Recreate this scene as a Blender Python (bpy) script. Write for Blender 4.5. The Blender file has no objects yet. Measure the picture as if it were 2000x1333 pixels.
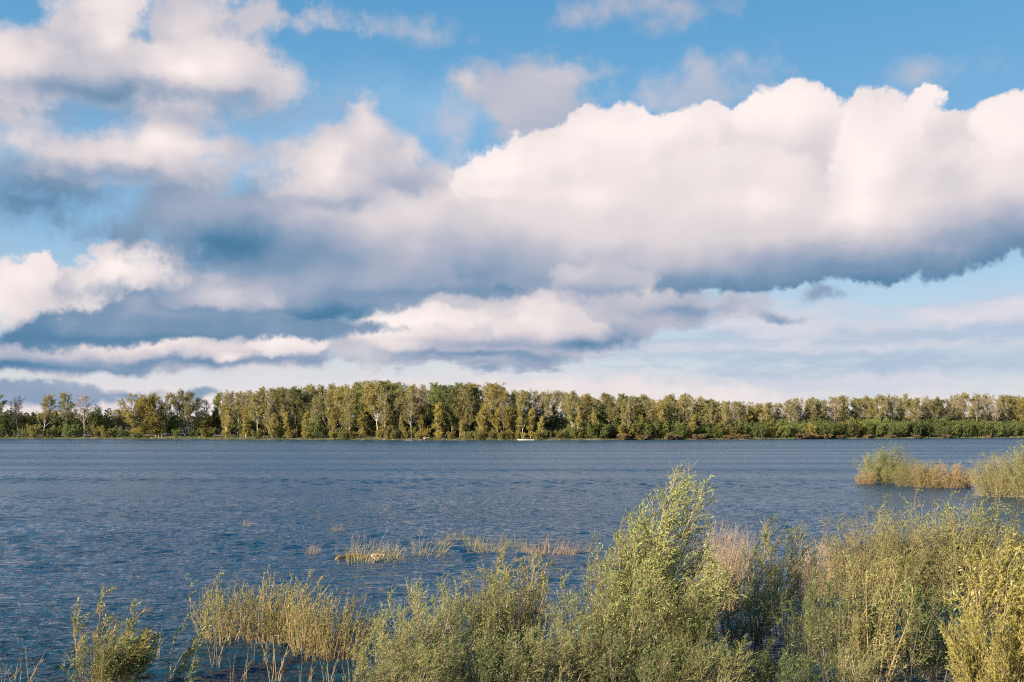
import bpy, math, random
import numpy as np
from mathutils import Vector

scene = bpy.context.scene
COL = scene.collection
F_PX, CX, CY = 1944.0, 1000.0, 666.5          # focal length and centre of a 2000 x 1333 frame
CAM_H = 6.0
PITCH = math.atan2(158.0, F_PX)               # the horizon lies below the centre of the frame

def ray(px, py):
    """world direction seen at a place in the frame"""
    x, z = (px - CX) / F_PX, -(py - CY) / F_PX
    c, s = math.cos(PITCH), math.sin(PITCH)
    v = np.array([x, c - s * z, s + c * z])
    return v / np.linalg.norm(v)

def on_water(px, py):
    d = ray(px, py)
    t = CAM_H / -d[2]
    return float(d[0] * t), float(d[1] * t)

def at_dist(px, dist):
    """ground point in the direction of a frame column, at a depth"""
    d = ray(px, 824.0)
    return float(d[0] / d[1] * dist), float(dist)

def height_px(py, dist):
    d = ray(1000, py)
    return CAM_H + d[2] / d[1] * dist

def tag(o, label=None, cat=None, group=None, kind=None):
    if label: o['label'] = label
    if cat: o['category'] = cat
    if group: o['group'] = group
    if kind: o['kind'] = kind
    return o

def empty(name, loc=(0, 0, 0), rz=0.0, sc=1.0):
    o = bpy.data.objects.new(name, None)
    COL.objects.link(o)
    o.location = loc
    o.rotation_euler = (0, 0, rz)
    o.scale = (sc, sc, sc) if not isinstance(sc, (tuple, list)) else sc
    o.empty_display_size = 0.2
    return o

def link_mesh(name, me, parent=None):
    o = bpy.data.objects.new(name, me)
    COL.objects.link(o)
    if parent is not None:
        o.parent = parent
    return o

def mesh_np(name, verts, faces, mat, attr=None, smooth=False):
    """mesh from arrays: faces is (n,3) or (n,4), or a list of such arrays"""
    me = bpy.data.meshes.new(name)
    fl = faces if isinstance(faces, list) else [faces]
    fl = [np.asarray(f, dtype=np.int32) for f in fl if len(f)]
    verts = np.asarray(verts, dtype=np.float32)
    loops = np.concatenate([f.ravel() for f in fl])
    sizes = np.concatenate([np.full(len(f), f.shape[1], dtype=np.int32) for f in fl])
    starts = np.concatenate([[0], np.cumsum(sizes)[:-1]]).astype(np.int32)
    me.vertices.add(len(verts))
    me.vertices.foreach_set('co', verts.ravel())
    me.loops.add(len(loops))
    me.loops.foreach_set('vertex_index', loops)
    me.polygons.add(len(sizes))
    me.polygons.foreach_set('loop_start', starts)
    me.polygons.foreach_set('loop_total', sizes)
    if smooth:
        me.polygons.foreach_set('use_smooth', np.ones(len(sizes), dtype=bool))
    if attr is not None:
        a = me.attributes.new('tone', 'FLOAT', 'POINT')
        a.data.foreach_set('value', np.asarray(attr, dtype=np.float32))
    me.materials.append(mat)
    me.update()
    me.validate()
    return me

def copy_thing(src, loc, rz, sc):
    """a copy of a thing with copies of its parts (mesh data shared)"""
    r = src.copy()
    COL.objects.link(r)
    r.location = loc
    r.rotation_euler = (0, 0, rz)
    r.scale = (sc, sc, sc) if not isinstance(sc, (tuple, list)) else sc
    for ch in src.children:
        c = ch.copy()
        COL.objects.link(c)
        c.parent = r
        for g in ch.children:
            d = g.copy()
            COL.objects.link(d)
            d.parent = c
    return r

# ---- camera ------------------------------------------------------------------------------
cam_data = bpy.data.cameras.new('camera')
cam_data.sensor_width = 36.0
cam_data.lens = 36.0 * F_PX / 2000.0
cam_data.clip_start = 0.1
cam_data.clip_end = 20000.0
cam = bpy.data.objects.new('camera', cam_data)
COL.objects.link(cam)
cam.location = (0, 0, CAM_H)
cam.rotation_euler = (math.pi / 2 + PITCH, 0, 0)
scene.camera = cam
scene.view_settings.view_transform = 'Standard'
scene.view_settings.look = 'None'
EXPO = 1.35
scene.view_settings.exposure = EXPO
scene.view_settings.gamma = 1.0
scene.view_settings.use_curve_mapping = False
scene.cycles.use_denoising = False
scene.cycles.filter_width = 1.1
scene.cycles.use_adaptive_sampling = True
scene.cycles.adaptive_threshold = 0.012

# ---- sun: low, warm, behind the camera and to its left -----------------------------------
SUN_EL = math.radians(21.0)
SUN_AZ = math.radians(232.0)                  # from +Y turning towards +X
sun_dir = Vector((math.sin(SUN_AZ) * math.cos(SUN_EL), math.cos(SUN_AZ) * math.cos(SUN_EL), math.sin(SUN_EL)))
sd = bpy.data.lights.new('sun', 'SUN')
sd.energy = 5.0
sd.angle = math.radians(0.5)
sd.color = (1.0, 0.86, 0.66)
so = bpy.data.objects.new('sun', sd)
COL.objects.link(so)
so.location = (-30, -30, 40)
so.rotation_euler = sun_dir.to_track_quat('Z', 'Y').to_euler()
# ---- sky: Nishita air with cumulus laid over it in azimuth and elevation -------------------
KS = 1.944                                    # one unit of sky coordinates is about 29.5 degrees
world = bpy.data.worlds.new('World')
scene.world = world
world.use_nodes = True
world.cycles.sampling_method = 'MANUAL'
world.cycles.sample_map_resolution = 128
NT = world.node_tree
NT.nodes.clear()

class S:
    """a socket with arithmetic, so that node maths reads as maths"""
    def __init__(s, sock): s.k = sock
    def __add__(s, o): return m_('ADD', s, o)
    __radd__ = __add__
    def __mul__(s, o): return m_('MULTIPLY', s, o)
    __rmul__ = __mul__
    def __sub__(s, o): return m_('SUBTRACT', s, o)
    def __rsub__(s, o): return m_('SUBTRACT', o, s)

def put(sock, v):
    if isinstance(v, S): NT.links.new(v.k, sock)
    elif v is not None: sock.default_value = v

def m_(op, a, b=None, c=None, clamp=False):
    n = NT.nodes.new('ShaderNodeMath'); n.operation = op; n.use_clamp = clamp
    put(n.inputs[0], a); put(n.inputs[1], b)
    if c is not None: put(n.inputs[2], c)
    return S(n.outputs[0])

def v_(op, a, b=None, c=None, out=0, scale=None):
    n = NT.nodes.new('ShaderNodeVectorMath'); n.operation = op
    put(n.inputs[0], a); put(n.inputs[1], b)
    if c is not None: put(n.inputs[2], c)
    if scale is not None: put(n.inputs['Scale'], scale)
    return S(n.outputs[out])

def comb(x, y, z=0.0):
    n = NT.nodes.new('ShaderNodeCombineXYZ'); put(n.inputs[0], x); put(n.inputs[1], y); put(n.inputs[2], z)
    return S(n.outputs[0])

def comps(v):
    n = NT.nodes.new('ShaderNodeSeparateXYZ'); put(n.inputs[0], v)
    return S(n.outputs[0]), S(n.outputs[1])

def noise(vec, scale, detail, rough, color=False, lac=2.0, dist=0.0):
    n = NT.nodes.new('ShaderNodeTexNoise'); n.noise_dimensions = '2D'
    put(n.inputs['Vector'], vec)
    n.inputs['Scale'].default_value = scale; n.inputs['Detail'].default_value = detail
    n.inputs['Roughness'].default_value = rough; n.inputs['Lacunarity'].default_value = lac
    n.inputs['Distortion'].default_value = dist
    return S(n.outputs[1 if color else 0])

def voro(vec, scale, detail, rough):
    n = NT.nodes.new('ShaderNodeTexVoronoi'); n.voronoi_dimensions = '2D'; n.feature = 'SMOOTH_F1'
    n.normalize = True
    put(n.inputs['Vector'], vec)
    n.inputs['Scale'].default_value = scale; n.inputs['Detail'].default_value = detail
    n.inputs['Roughness'].default_value = rough; n.inputs['Lacunarity'].default_value = 2.1
    n.inputs['Smoothness'].default_value = 0.35
    return S(n.outputs['Distance'])

def maprange(v, a, b, c=0.0, d=1.0, kind='SMOOTHSTEP'):
    n = NT.nodes.new('ShaderNodeMapRange'); n.interpolation_type = kind; n.clamp = True
    put(n.inputs[0], v); put(n.inputs[1], a); put(n.inputs[2], b); put(n.inputs[3], c); put(n.inputs[4], d)
    return S(n.outputs[0])

def srgb(h):
    c = [int(h[i:i + 2], 16) / 255 for i in (0, 2, 4)]
    return tuple((x / 12.92 if x < 0.04045 else ((x + 0.055) / 1.055) ** 2.4) for x in c) + (1.0,)

def ramp(v, stops):
    n = NT.nodes.new('ShaderNodeValToRGB'); put(n.inputs[0], v)
    cr = n.color_ramp; cr.interpolation = 'LINEAR'
    while len(cr.elements) < len(stops): cr.elements.new(0.5)
    for e, (p, h) in zip(cr.elements, stops): e.position = p; e.color = srgb(h)
    return S(n.outputs[0])

def mix(f, a, b):
    n = NT.nodes.new('ShaderNodeMix'); n.data_type = 'RGBA'
    put(n.inputs[0], f); put(n.inputs[6], a); put(n.inputs[7], b)
    return S(n.outputs[2])

def sky_at(px, py):
    d = ray(px, py)
    return 1.0 + math.atan2(d[0], d[1]) * KS, math.asin(d[2]) * KS

def blob(px, py, rx, ry):
    """ellipse given where it stands in the sky: (scale, offset) for one multiply-add, and its size"""
    x, y = sky_at(px, py)
    x1, _ = sky_at(px + rx, py); _, y1 = sky_at(px, py - ry)
    rx, ry = abs(x1 - x), abs(y1 - y)
    return (1 / rx, 1 / ry, 0), (-x / rx, -y / ry, 0), rx, ry

def body(P, blobs, k=0.03):
    """signed distance to a union of ellipses (positive inside)"""
    f = None
    for b in blobs:
        s, o, rx, ry = blob(*b)
        R = min(rx, ry)
        l = v_('LENGTH', v_('MULTIPLY_ADD', P, s, o), out=1)
        g = m_('MULTIPLY_ADD', l, -R, R)
        f = g if f is None else m_('SMOOTH_MAX', f, g, k)
    return f

def glow(P, base, blobs):
    """base + weighted soft spots: how much sun reaches that side of the cloud"""
    L = base
    for (px, py, rx, ry, w) in blobs:
        s, o, _, _ = blob(px, py, rx, ry)
        v = v_('MULTIPLY_ADD', P, s, o)
        e = m_('POWER', 0.3679, v_('DOT_PRODUCT', v, v, out=1))
        L = m_('MULTIPLY_ADD', e, w, L)
    return L

tc = NT.nodes.new('ShaderNodeTexCoord')
sep = NT.nodes.new('ShaderNodeSeparateXYZ'); NT.links.new(tc.outputs['Generated'], sep.inputs[0])
dx, dy, dz = (S(sep.outputs[i]) for i in range(3))
az = m_('ARCTAN2', dx, dy)
el = m_('ARCSINE', dz)
X = m_('MULTIPLY_ADD', az, KS, 1.0)
Y = el * KS
P0 = comb(X, Y)
Pst = comb(X, Y * 2.4)                        # flattened towards the horizon, as clouds are
w1 = v_('SUBTRACT', noise(Pst, 3.2, 3, 0.55, color=True), (0.5, 0.5, 0.5))
w2 = v_('SUBTRACT', noise(P0, 13.0, 4, 0.6, color=True), (0.5, 0.5, 0.5))
P = v_('MULTIPLY_ADD', w1, (0.08, 0.04, 0), P0)
P = v_('MULTIPLY_ADD', w2, (0.055, 0.045, 0), P)
PL = v_('MULTIPLY_ADD', w1, (0.07, 0.035, 0), P0)
PL = v_('MULTIPLY_ADD', w2, (0.05, 0.035, 0), PL)
Pv = v_('MULTIPLY_ADD', w2, (0.035, 0.035, 0), P0)
bill = 0.5 - voro(Pv, 10.0, 4, 0.6)          # rounded heads of cumulus
lump = voro(Pv, 5.0, 1.8, 0.42)                # broad relief inside the clouds
emb = lump - voro(v_('ADD', Pv, (0.020, -0.024, 0)), 5.0, 1.8, 0.42)
emb = emb * -1.0                              # faces turned up and left catch the sun
wisp = noise(P0, 7.0, 9, 0.62) - 0.5
wisp_f = noise(comb(X, Y * 4.5), 5.0, 8, 0.62) - 0.5
soft_n = noise(Pst, 5.0, 6, 0.55) - 0.5

RAMP = [(0.0, '44789c'), (0.16, '5e87a9'), (0.34, '859db9'), (0.52, 'aeb4c7'), (0.68, 'cecad2'), (0.84, 'ebe0e0'), (1.0, 'fff4f0')]

def cloud(under, blobs, soft=0.02, nb=0.0, nw=0.05, L0=0.5, lights=(), le=0.0, ln=0.25, alpha=1.0, k=0.03, shrink=0.0, stops=RAMP, wn=None, base=None, fade=None):
    f = body(P, blobs, k)
    if nb: f = m_('MULTIPLY_ADD', bill, nb, f)
    if nw: f = m_('MULTIPLY_ADD', wn or wisp, nw, f)
    a = maprange(f, shrink - soft, shrink + soft, 0.0, alpha)
    if fade:                                  # puffs melt into the mass below them
        a = a * maprange(m_('MULTIPLY_ADD', soft_n, 0.05, Y), ypos(fade[1]), ypos(fade[0]))
    L = glow(PL, L0, lights)
    if ln: L = m_('MULTIPLY_ADD', soft_n, ln, L)
    if le: L = m_('MULTIPLY_ADD', emb, le, L)
    if base:                                  # the flat underside, out of the sun
        (x0, y0), (x1, y1) = sky_at(*base[0]), sky_at(*base[1])
        g = (y1 - y0) / (x1 - x0)
        px_, py_ = comps(PL)
        below = m_('MULTIPLY_ADD', px_, g, y0 - g * x0) - py_
        below = m_('MULTIPLY_ADD', soft_n, 0.06, below)
        t = maprange(below, -base[2], base[2])
        L = L - t * (L - m_('MULTIPLY_ADD', wisp, 0.30, base[3]))
    return mix(a, under, ramp(L, stops))

# air
nish = NT.nodes.new('ShaderNodeTexSky'); nish.sky_type = 'NISHITA'; nish.sun_disc = False
nish.sun_elevation = SUN_EL; nish.sun_rotation = SUN_AZ
nish.air_density = 1.0; nish.dust_density = 0.6; nish.ozone_density = 1.6
SKY_STRENGTH = 0.1
air = v_('MULTIPLY', S(nish.outputs[0]), tuple(SKY_STRENGTH * c for c in (0.80, 0.98, 1.10)))
def ypos(py): return sky_at(1000, py)[1]
def yramp(stops):
    return ramp(Y, [(max(0.0, ypos(p)) if p is not None else q, h) for p, q, h in stops])
depth = yramp([(800, 0, 'dfe0e4'), (700, 0, 'd2dde8'), (600, 0, 'bdd6ea'), (470, 0, '93c2e6'), (250, 0, '7ab5e0'), (60, 0, '65a9d9'), (-200, 0, '4a94cf'), (None, 1.0, '3a80c0')])
air = mix(0.8, air, depth)
C = air
def veil(under, blobs, h, alpha, soft=0.05, nw=0.12, wn=None, k=0.04):
    f = m_('MULTIPLY_ADD', wn or wisp, nw, body(P, blobs, k))
    return mix(maprange(f, -soft, soft, 0.0, alpha), under, srgb(h))

# broken cloud overhead, above the frame and behind, mirrored in the river
over = maprange(m_('MULTIPLY_ADD', wisp, 1.2, noise(P0, 1.7, 4, 0.5)), 0.54, 0.78, 0.0, 0.5)
over = over * maprange(m_('ABSOLUTE', Y), 0.98, 1.25)
C = mix(over, C, srgb('c9cbd6'))

# pale band of far cloud along the horizon, streaks on the right, thin veil in the middle
C = veil(C, [(1000, 775, 1500, 58)], 'e3dfe3', 0.9, 0.05, 0.10, wisp_f)
C = veil(C, [(1750, 660, 400, 60), (1450, 665, 260, 40), (1950, 640, 220, 60)], 'bdcbe0', 0.75, 0.05, 0.14, wisp_f)
C = veil(C, [(1850, 625, 220, 24), (1560, 625, 110, 18), (1700, 640, 120, 18)], 'd3d3df', 0.8, 0.022, 0.09, wisp_f)
C = veil(C, [(1800, 720, 340, 30)], 'bac9db', 0.85, 0.05, 0.09, wisp_f)
C = veil(C, [(1560, 662, 260, 9), (1420, 690, 160, 8), (1700, 695, 160, 9), (1900, 655, 160, 9), (1330, 720, 60, 4), (1800, 645, 160, 8), (1600, 720, 40, 3), (1640, 745, 60, 4)], 'a9bdd6', 0.75, 0.014, 0.07, wisp_f)
C = veil(C, [(1700, 678, 260, 7), (1900, 612, 150, 10), (1500, 645, 140, 8), (1850, 745, 260, 7)], 'e2dfe6', 0.7, 0.014, 0.07, wisp_f)
C = veil(C, [(640, 250, 260, 60), (860, 210, 200, 40), (500, 330, 160, 40)], 'a4cbec', 0.55, 0.08, 0.12)

# small heaps on the horizon
C = cloud(C, [(30, 790, 60, 30), (230, 795, 80, 34), (170, 800, 200, 26), (350, 790, 50, 18), (450, 785, 60, 12)], 0.008, 0.03, 0.02, 0.84, ln=0.2, le=0.6)
C = cloud(C, [(60, 768, 56, 15), (20, 780, 26, 12), (100, 776, 40, 12), (160, 774, 18, 8), (250, 772, 36, 6), (395, 768, 16, 9)], 0.006, 0.02, 0.02, 0.38, ln=0.2, le=0.3)
C = cloud(C, [(1290, 768, 80, 12), (1380, 785, 40, 10), (1230, 765, 40, 9), (1600, 788, 160, 8), (960, 758, 110, 7)], 0.012, 0.03, 0.02, 0.86, ln=0.15, le=0.5, alpha=0.85)

# wisps at the top
C = cloud(C, [(1255, 18, 62, 22), (1160, 30, 30, 14), (1330, 8, 60, 14), (1270, 45, 30, 14)], 0.026, 0, 0.12, 0.54, ln=0.15, alpha=0.85)
C = cloud(C, [(910, 152, 26, 20), (955, 165, 50, 26), (1060, 160, 100, 36), (1000, 215, 50, 62), (1110, 195, 60, 36), (985, 270, 34, 24), (1150, 225, 50, 22), (1060, 225, 70, 26)], 0.022, 0, 0.12, 0.57, [(910, 150, 30, 20, .14), (1090, 145, 80, 25, .08), (1000, 240, 40, 40, .03)], ln=0.2, alpha=0.95)
C = cloud(C, [(885, 250, 26, 20), (900, 275, 24, 24), (895, 305, 16, 16), (1260, 185, 46, 10), (1365, 155, 16, 20), (1440, 125, 24, 8), (1310, 192, 50, 9), (820, 60, 30, 6), (1800, 145, 30, 6), (1160, 140, 26, 14)], 0.028, 0, 0.12, 0.64, ln=0.2, alpha=0.7)

# upper left cloud; it runs on above the frame
C = cloud(C, [(330, 195, 230, 30), (470, 185, 100, 22), (200, 205, 160, 20), (60, 215, 90, 18)], 0.04, 0, 0.10, 0.40, [(300, 215, 260, 26, -.06)], ln=0.2, alpha=0.85)
C = cloud(C, [(200, -130, 300, 110), (60, 115, 90, 60), (0, 150, 60, 40), (215, 60, 60, 75), (170, 120, 130, 60), (355, 60, 50, 52), (410, 70, 50, 36), (430, 120, 70, 50), (480, 165, 66, 26), (530, 185, 30, 10), (330, 135, 120, 46), (470, 30, 50, 7), (130, 40, 40, 24), (100, 160, 160, 26)],
          0.016, 0.06, 0.06, 0.68, [(225, 55, 55, 60, .24), (10, 130, 60, 50, .24), (350, 130, 70, 30, .22), (440, 120, 60, 34, .22), (150, 180, 170, 26, -.30), (330, 190, 170, 20, -.28), (470, 190, 80, 14, -.16), (285, 90, 24, 30, -.12), (375, 60, 40, 30, .10), (120, 110, 40, 40, -.06)], le=0.5, ln=0.16)

C = cloud(C, [(235, 60, 50, 62), (200, 100, 60, 40)], 0.010, 0.05, 0.05, 0.84, [(220, 40, 50, 50, .12), (260, 110, 40, 40, -.12)], le=0.3, ln=0.1, alpha=0.8, fade=(60, 140))
C = cloud(C, [(15, 130, 64, 44), (60, 120, 40, 30)], 0.010, 0.05, 0.05, 0.84, [(10, 120, 40, 30, .1)], le=0.3, ln=0.1, alpha=0.6, fade=(130, 195))
C = cloud(C, [(350, 130, 80, 36), (430, 115, 50, 40), (470, 150, 44, 22)], 0.010, 0.05, 0.05, 0.82, [(340, 120, 60, 30, .12), (430, 100, 40, 30, .10), (400, 165, 90, 14, -.1)], le=0.3, ln=0.1, alpha=0.8, fade=(125, 185))

# second cloud on the left
C = cloud(C, [(80, 345, 120, 50), (50, 395, 90, 40), (150, 370, 70, 24), (120, 435, 50, 14), (10, 430, 40, 16)], 0.026, 0, 0.11, 0.32, [(60, 400, 150, 50, -.12), (0, 290, 120, 30, .2)], ln=0.25, alpha=0.97)
C = cloud(C, [(330, 280, 74, 34), (220, 300, 110, 28), (140, 300, 90, 26), (360, 225, 56, 18), (25, 270, 50, 24), (60, 290, 60, 20), (10, 225, 40, 22), (430, 285, 50, 9), (280, 320, 90, 18)], 0.020, 0.04, 0.08, 0.66, [(320, 275, 80, 30, .26), (230, 300, 110, 24, .12), (230, 340, 200, 18, -.28), (20, 265, 40, 26, .12), (370, 225, 40, 16, -.08)], ln=0.14, le=0.4)
C = cloud(C, [(405, 355, 30, 12), (365, 368, 26, 7)], 0.014, 0.02, 0.05, 0.66, ln=0.2)

# bright heap low on the left
C = cloud(C, [(25, 560, 46, 44), (55, 530, 20, 20), (80, 590, 70, 50), (225, 540, 62, 46), (165, 555, 34, 24), (250, 505, 50, 18), (310, 545, 70, 50), (140, 600, 80, 44), (400, 590, 90, 44), (250, 620, 240, 50)],
          0.006, 0.05, 0.02, 0.86, [(240, 545, 80, 46, .16), (40, 530, 40, 30, .08), (115, 570, 34, 36, -.14), (430, 590, 60, 34, .06), (340, 525, 60, 30, -.16), (520, 610, 60, 60, -.2), (60, 570, 50, 30, -.05)], le=0.7, ln=0.22)

C = cloud(C, [(240, 545, 54, 36), (200, 570, 40, 24), (280, 530, 44, 26)], 0.005, 0.045, 0.02, 0.93, [(225, 530, 50, 30, .08), (290, 570, 40, 30, -.14)], le=0.4, ln=0.1, fade=(550, 620))
C = cloud(C, [(30, 555, 44, 38), (58, 532, 18, 18)], 0.006, 0.045, 0.02, 0.90, [(30, 540, 40, 24, .08)], le=0.4, ln=0.1, fade=(560, 620))

# the great cloud: left, shaded half
C = cloud(C, [(520, 430, 250, 62), (360, 420, 110, 40), (480, 480, 200, 46), (640, 540, 220, 70), (900, 500, 330, 100), (760, 590, 330, 30), (260, 450, 40, 22), (430, 590, 130, 30), (700, 380, 160, 60), (600, 610, 200, 24)],
          0.020, 0.03, 0.08, 0.33, [(460, 478, 90, 36, -.30), (700, 420, 200, 60, .14), (480, 400, 200, 30, .08), (580, 560, 160, 26, .10), (440, 585, 90, 30, .36), (540, 600, 24, 22, .2), (900, 440, 240, 80, .34), (850, 540, 200, 40, .08), (700, 622, 240, 18, -.28), (1050, 555, 90, 14, -.24), (800, 570, 160, 14, -.10), (330, 440, 60, 40, .05), (640, 500, 120, 30, -.05)], ln=0.24, le=0.3)
C = cloud(C, [(640, 315, 74, 56), (735, 290, 56, 50), (722, 235, 18, 30), (780, 330, 70, 50), (690, 365, 140, 40), (840, 350, 44, 24), (590, 310, 34, 26), (650, 268, 26, 18), (860, 375, 50, 20)],
          0.016, 0.045, 0.06, 0.72, [(640, 315, 60, 44, .2), (725, 250, 30, 36, .10), (810, 365, 80, 44, -.22), (660, 400, 160, 20, -.24), (700, 320, 24, 40, -.06)], ln=0.14, le=0.45)
EDGE = maprange(X, sky_at(760, 450)[0], sky_at(960, 450)[0], 0.05, 0.006)
# right, sunlit half with its dark base
C = cloud(C, [(955, 325, 46, 38), (890, 365, 36, 32), (1050, 310, 80, 36), (1130, 275, 70, 30), (1220, 245, 66, 34), (1290, 250, 60, 34), (1400, 235, 70, 34), (1480, 215, 50, 36), (1560, 215, 66, 44), (1400, 330, 480, 80), (1640, 250, 40, 40), (1705, 235, 55, 48), (1797, 195, 28, 26), (1770, 240, 60, 44), (1885, 265, 60, 34), (1985, 230, 70, 58), (1750, 340, 330, 90),
              (1000, 430, 240, 90), (1300, 460, 360, 90), (1250, 510, 220, 60), (800, 430, 90, 40), (1700, 420, 300, 80), (1900, 400, 220, 80), (1300, 540, 250, 40), (1560, 505, 320, 38), (1930, 450, 240, 46), (1150, 552, 130, 24), (1710, 535, 50, 18), (1560, 540, 28, 12), (1000, 500, 200, 50)],
          EDGE, 0.06, 0.02, 0.86, [(1000, 320, 160, 50, .12), (1250, 245, 130, 40, .12), (1520, 205, 120, 46, .14), (1680, 330, 46, 100, .14), (1800, 200, 60, 50, .12), (1970, 240, 60, 80, .12), (1590, 300, 44, 110, -.12), (1860, 340, 60, 90, -.15), (1130, 330, 80, 20, -.05),
                               (850, 440, 130, 60, -.12), (980, 510, 190, 50, -.22), (1230, 510, 200, 40, -.12), (1060, 430, 160, 50, -.06), (960, 362, 24, 10, -.24), (1450, 440, 160, 24, -.10),
                               (1180, 550, 150, 20, -.2), (1670, 420, 60, 26, .12), (1480, 495, 120, 26, -.10), (1300, 330, 40, 80, -.06), (1430, 290, 40, 70, -.06), (1480, 395, 50, 22, .05), (740, 530, 230, 70, -.26), (900, 545, 160, 34, -.2), (1380, 370, 70, 30, .04)], le=0.28, ln=0.10, k=0.022,
          base=((1250, 548), (2000, 438), 0.085, 0.12), shrink=EDGE)
PUFF = dict(le=0.30, ln=0.10)
C = cloud(C, [(1555, 225, 70, 40), (1480, 225, 44, 28), (1610, 250, 40, 30)], 0.005, 0.05, 0.02, 0.95, [(1510, 205, 70, 26, .08), (1630, 290, 50, 60, -.12)], alpha=0.85, fade=(230, 330), **PUFF)
C = cloud(C, [(1240, 275, 110, 42), (1330, 268, 60, 34), (1140, 295, 50, 24)], 0.005, 0.05, 0.02, 0.94, [(1200, 255, 80, 26, .08), (1340, 310, 60, 40, -.10)], alpha=0.8, fade=(275, 360), **PUFF)
C = cloud(C, [(1000, 345, 70, 40), (1080, 325, 50, 30), (930, 350, 36, 28)], 0.005, 0.05, 0.02, 0.94, [(980, 325, 60, 26, .08), (1080, 370, 60, 30, -.12)], alpha=0.8, fade=(345, 430), **PUFF)
C = cloud(C, [(1430, 335, 100, 44), (1340, 350, 60, 30), (1510, 345, 50, 30)], 0.010, 0.06, 0.03, 0.90, [(1400, 310, 80, 26, .08), (1510, 390, 70, 40, -.10)], alpha=0.6, fade=(330, 420), **PUFF)
C = cloud(C, [(1700, 280, 60, 64), (1690, 350, 80, 90), (1750, 260, 40, 36)], 0.007, 0.05, 0.025, 0.96, [(1660, 300, 40, 90, .06), (1780, 350, 46, 90, -.14), (1690, 420, 70, 30, .04)], alpha=0.85, fade=(330, 450), **PUFF)
C = cloud(C, [(1797, 200, 28, 26), (1815, 225, 22, 18)], 0.004, 0.04, 0.02, 0.97, [(1822, 225, 16, 20, -.12)], alpha=0.9, fade=(215, 260), **PUFF)
C = cloud(C, [(1985, 260, 66, 70), (1950, 310, 60, 70), (2040, 300, 60, 80)], 0.006, 0.05, 0.025, 0.96, [(1945, 260, 40, 70, .06), (2010, 370, 60, 50, -.14)], alpha=0.9, fade=(290, 410), **PUFF)
C = cloud(C, [(1880, 330, 50, 50), (1850, 360, 60, 40)], 0.012, 0.05, 0.03, 0.86, [(1860, 310, 40, 26, .08), (1900, 370, 60, 40, -.12)], alpha=0.6, fade=(330, 410), **PUFF)
C = cloud(C, [(1180, 400, 110, 46), (1080, 430, 90, 40), (1270, 430, 80, 40)], 0.014, 0.06, 0.03, 0.84, [(1140, 380, 90, 26, .10), (1250, 450, 90, 40, -.10)], alpha=0.55, fade=(400, 490), **PUFF)
C = cloud(C, [(820, 420, 60, 30), (780, 405, 30, 20), (870, 440, 60, 26)], 0.014, 0.06, 0.03, 0.74, [(800, 400, 40, 20, .14)], alpha=0.6, fade=(415, 470), **PUFF)
C = cloud(C, [(1180, 550, 80, 30), (1110, 545, 24, 26)], 0.008, 0.04, 0.03, 0.66, [(1120, 530, 50, 22, .10), (1190, 575, 90, 12, -.2)], alpha=0.7, fade=(545, 582), **PUFF)
C = cloud(C, [(1590, 582, 20, 7), (1610, 578, 10, 5), (1515, 625, 26, 5)], 0.008, 0, 0.03, 0.34, alpha=0.9)

# low banks under it
C = cloud(C, [(1180, 612, 150, 26), (1330, 600, 100, 20), (1260, 625, 100, 18), (830, 645, 100, 28), (1000, 640, 150, 34), (1120, 645, 100, 34), (750, 660, 50, 18), (900, 690, 130, 14), (1000, 605, 120, 14)],
          0.009, 0.04, 0.04, 0.62, [(800, 640, 100, 26, .34), (900, 625, 90, 18, .16), (1080, 600, 80, 16, .22), (1060, 640, 50, 22, .14), (1150, 668, 100, 14, -.40), (1220, 650, 36, 20, -.26), (920, 700, 180, 9, -.44), (950, 678, 90, 9, -.18), (1350, 608, 90, 12, -.2), (790, 680, 50, 12, .12), (990, 650, 30, 20, -.12)], le=0.7, ln=0.25)
C = cloud(C, [(800, 640, 66, 20), (860, 632, 60, 16), (740, 655, 30, 14)], 0.006, 0.04, 0.03, 0.92, [(800, 628, 70, 14, .08), (880, 655, 60, 14, -.16)], alpha=0.8, fade=(640, 680), **PUFF)
C = cloud(C, [(1075, 640, 50, 22), (1030, 650, 40, 16), (1120, 630, 40, 16)], 0.006, 0.04, 0.03, 0.82, [(1060, 625, 40, 14, .10), (1120, 660, 50, 14, -.24)], alpha=0.8, fade=(638, 675), **PUFF)
C = cloud(C, [(900, 708, 120, 7), (1040, 700, 60, 6)], 0.010, 0, 0.04, 0.36, [(960, 708, 100, 8, .15)], wn=wisp_f)
C = cloud(C, [(120, 692, 260, 24), (380, 688, 180, 20), (560, 672, 75, 22), (500, 665, 40, 16), (480, 700, 160, 14), (40, 712, 120, 14)],
          0.007, 0.03, 0.035, 0.62, [(300, 678, 260, 12, .2), (550, 668, 70, 16, .24), (60, 716, 260, 12, -.44), (420, 708, 220, 8, -.40), (610, 695, 40, 14, -.34), (300, 700, 60, 10, .12), (445, 700, 20, 8, .3)], le=0.6, ln=0.25)
C = cloud(C, [(550, 672, 50, 20), (510, 665, 24, 14), (595, 668, 30, 14)], 0.005, 0.04, 0.03, 0.90, [(540, 660, 50, 14, .08)], alpha=0.85, fade=(670, 708), **PUFF)
C = cloud(C, [(200, 640, 110, 26), (268, 592, 26, 22), (250, 612, 60, 22), (340, 632, 140, 22), (460, 642, 120, 14), (60, 658, 70, 12), (85, 636, 34, 12), (620, 640, 120, 10), (150, 625, 50, 14)],
          0.006, 0.03, 0.02, 0.28, [(265, 585, 46, 24, .14), (230, 662, 200, 12, -.14), (330, 612, 120, 14, .08), (120, 630, 40, 14, .08)], le=0.5, ln=0.2)
bg = NT.nodes.new('ShaderNodeBackground')
bg.inputs['Strength'].default_value = SKY_STRENGTH
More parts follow.
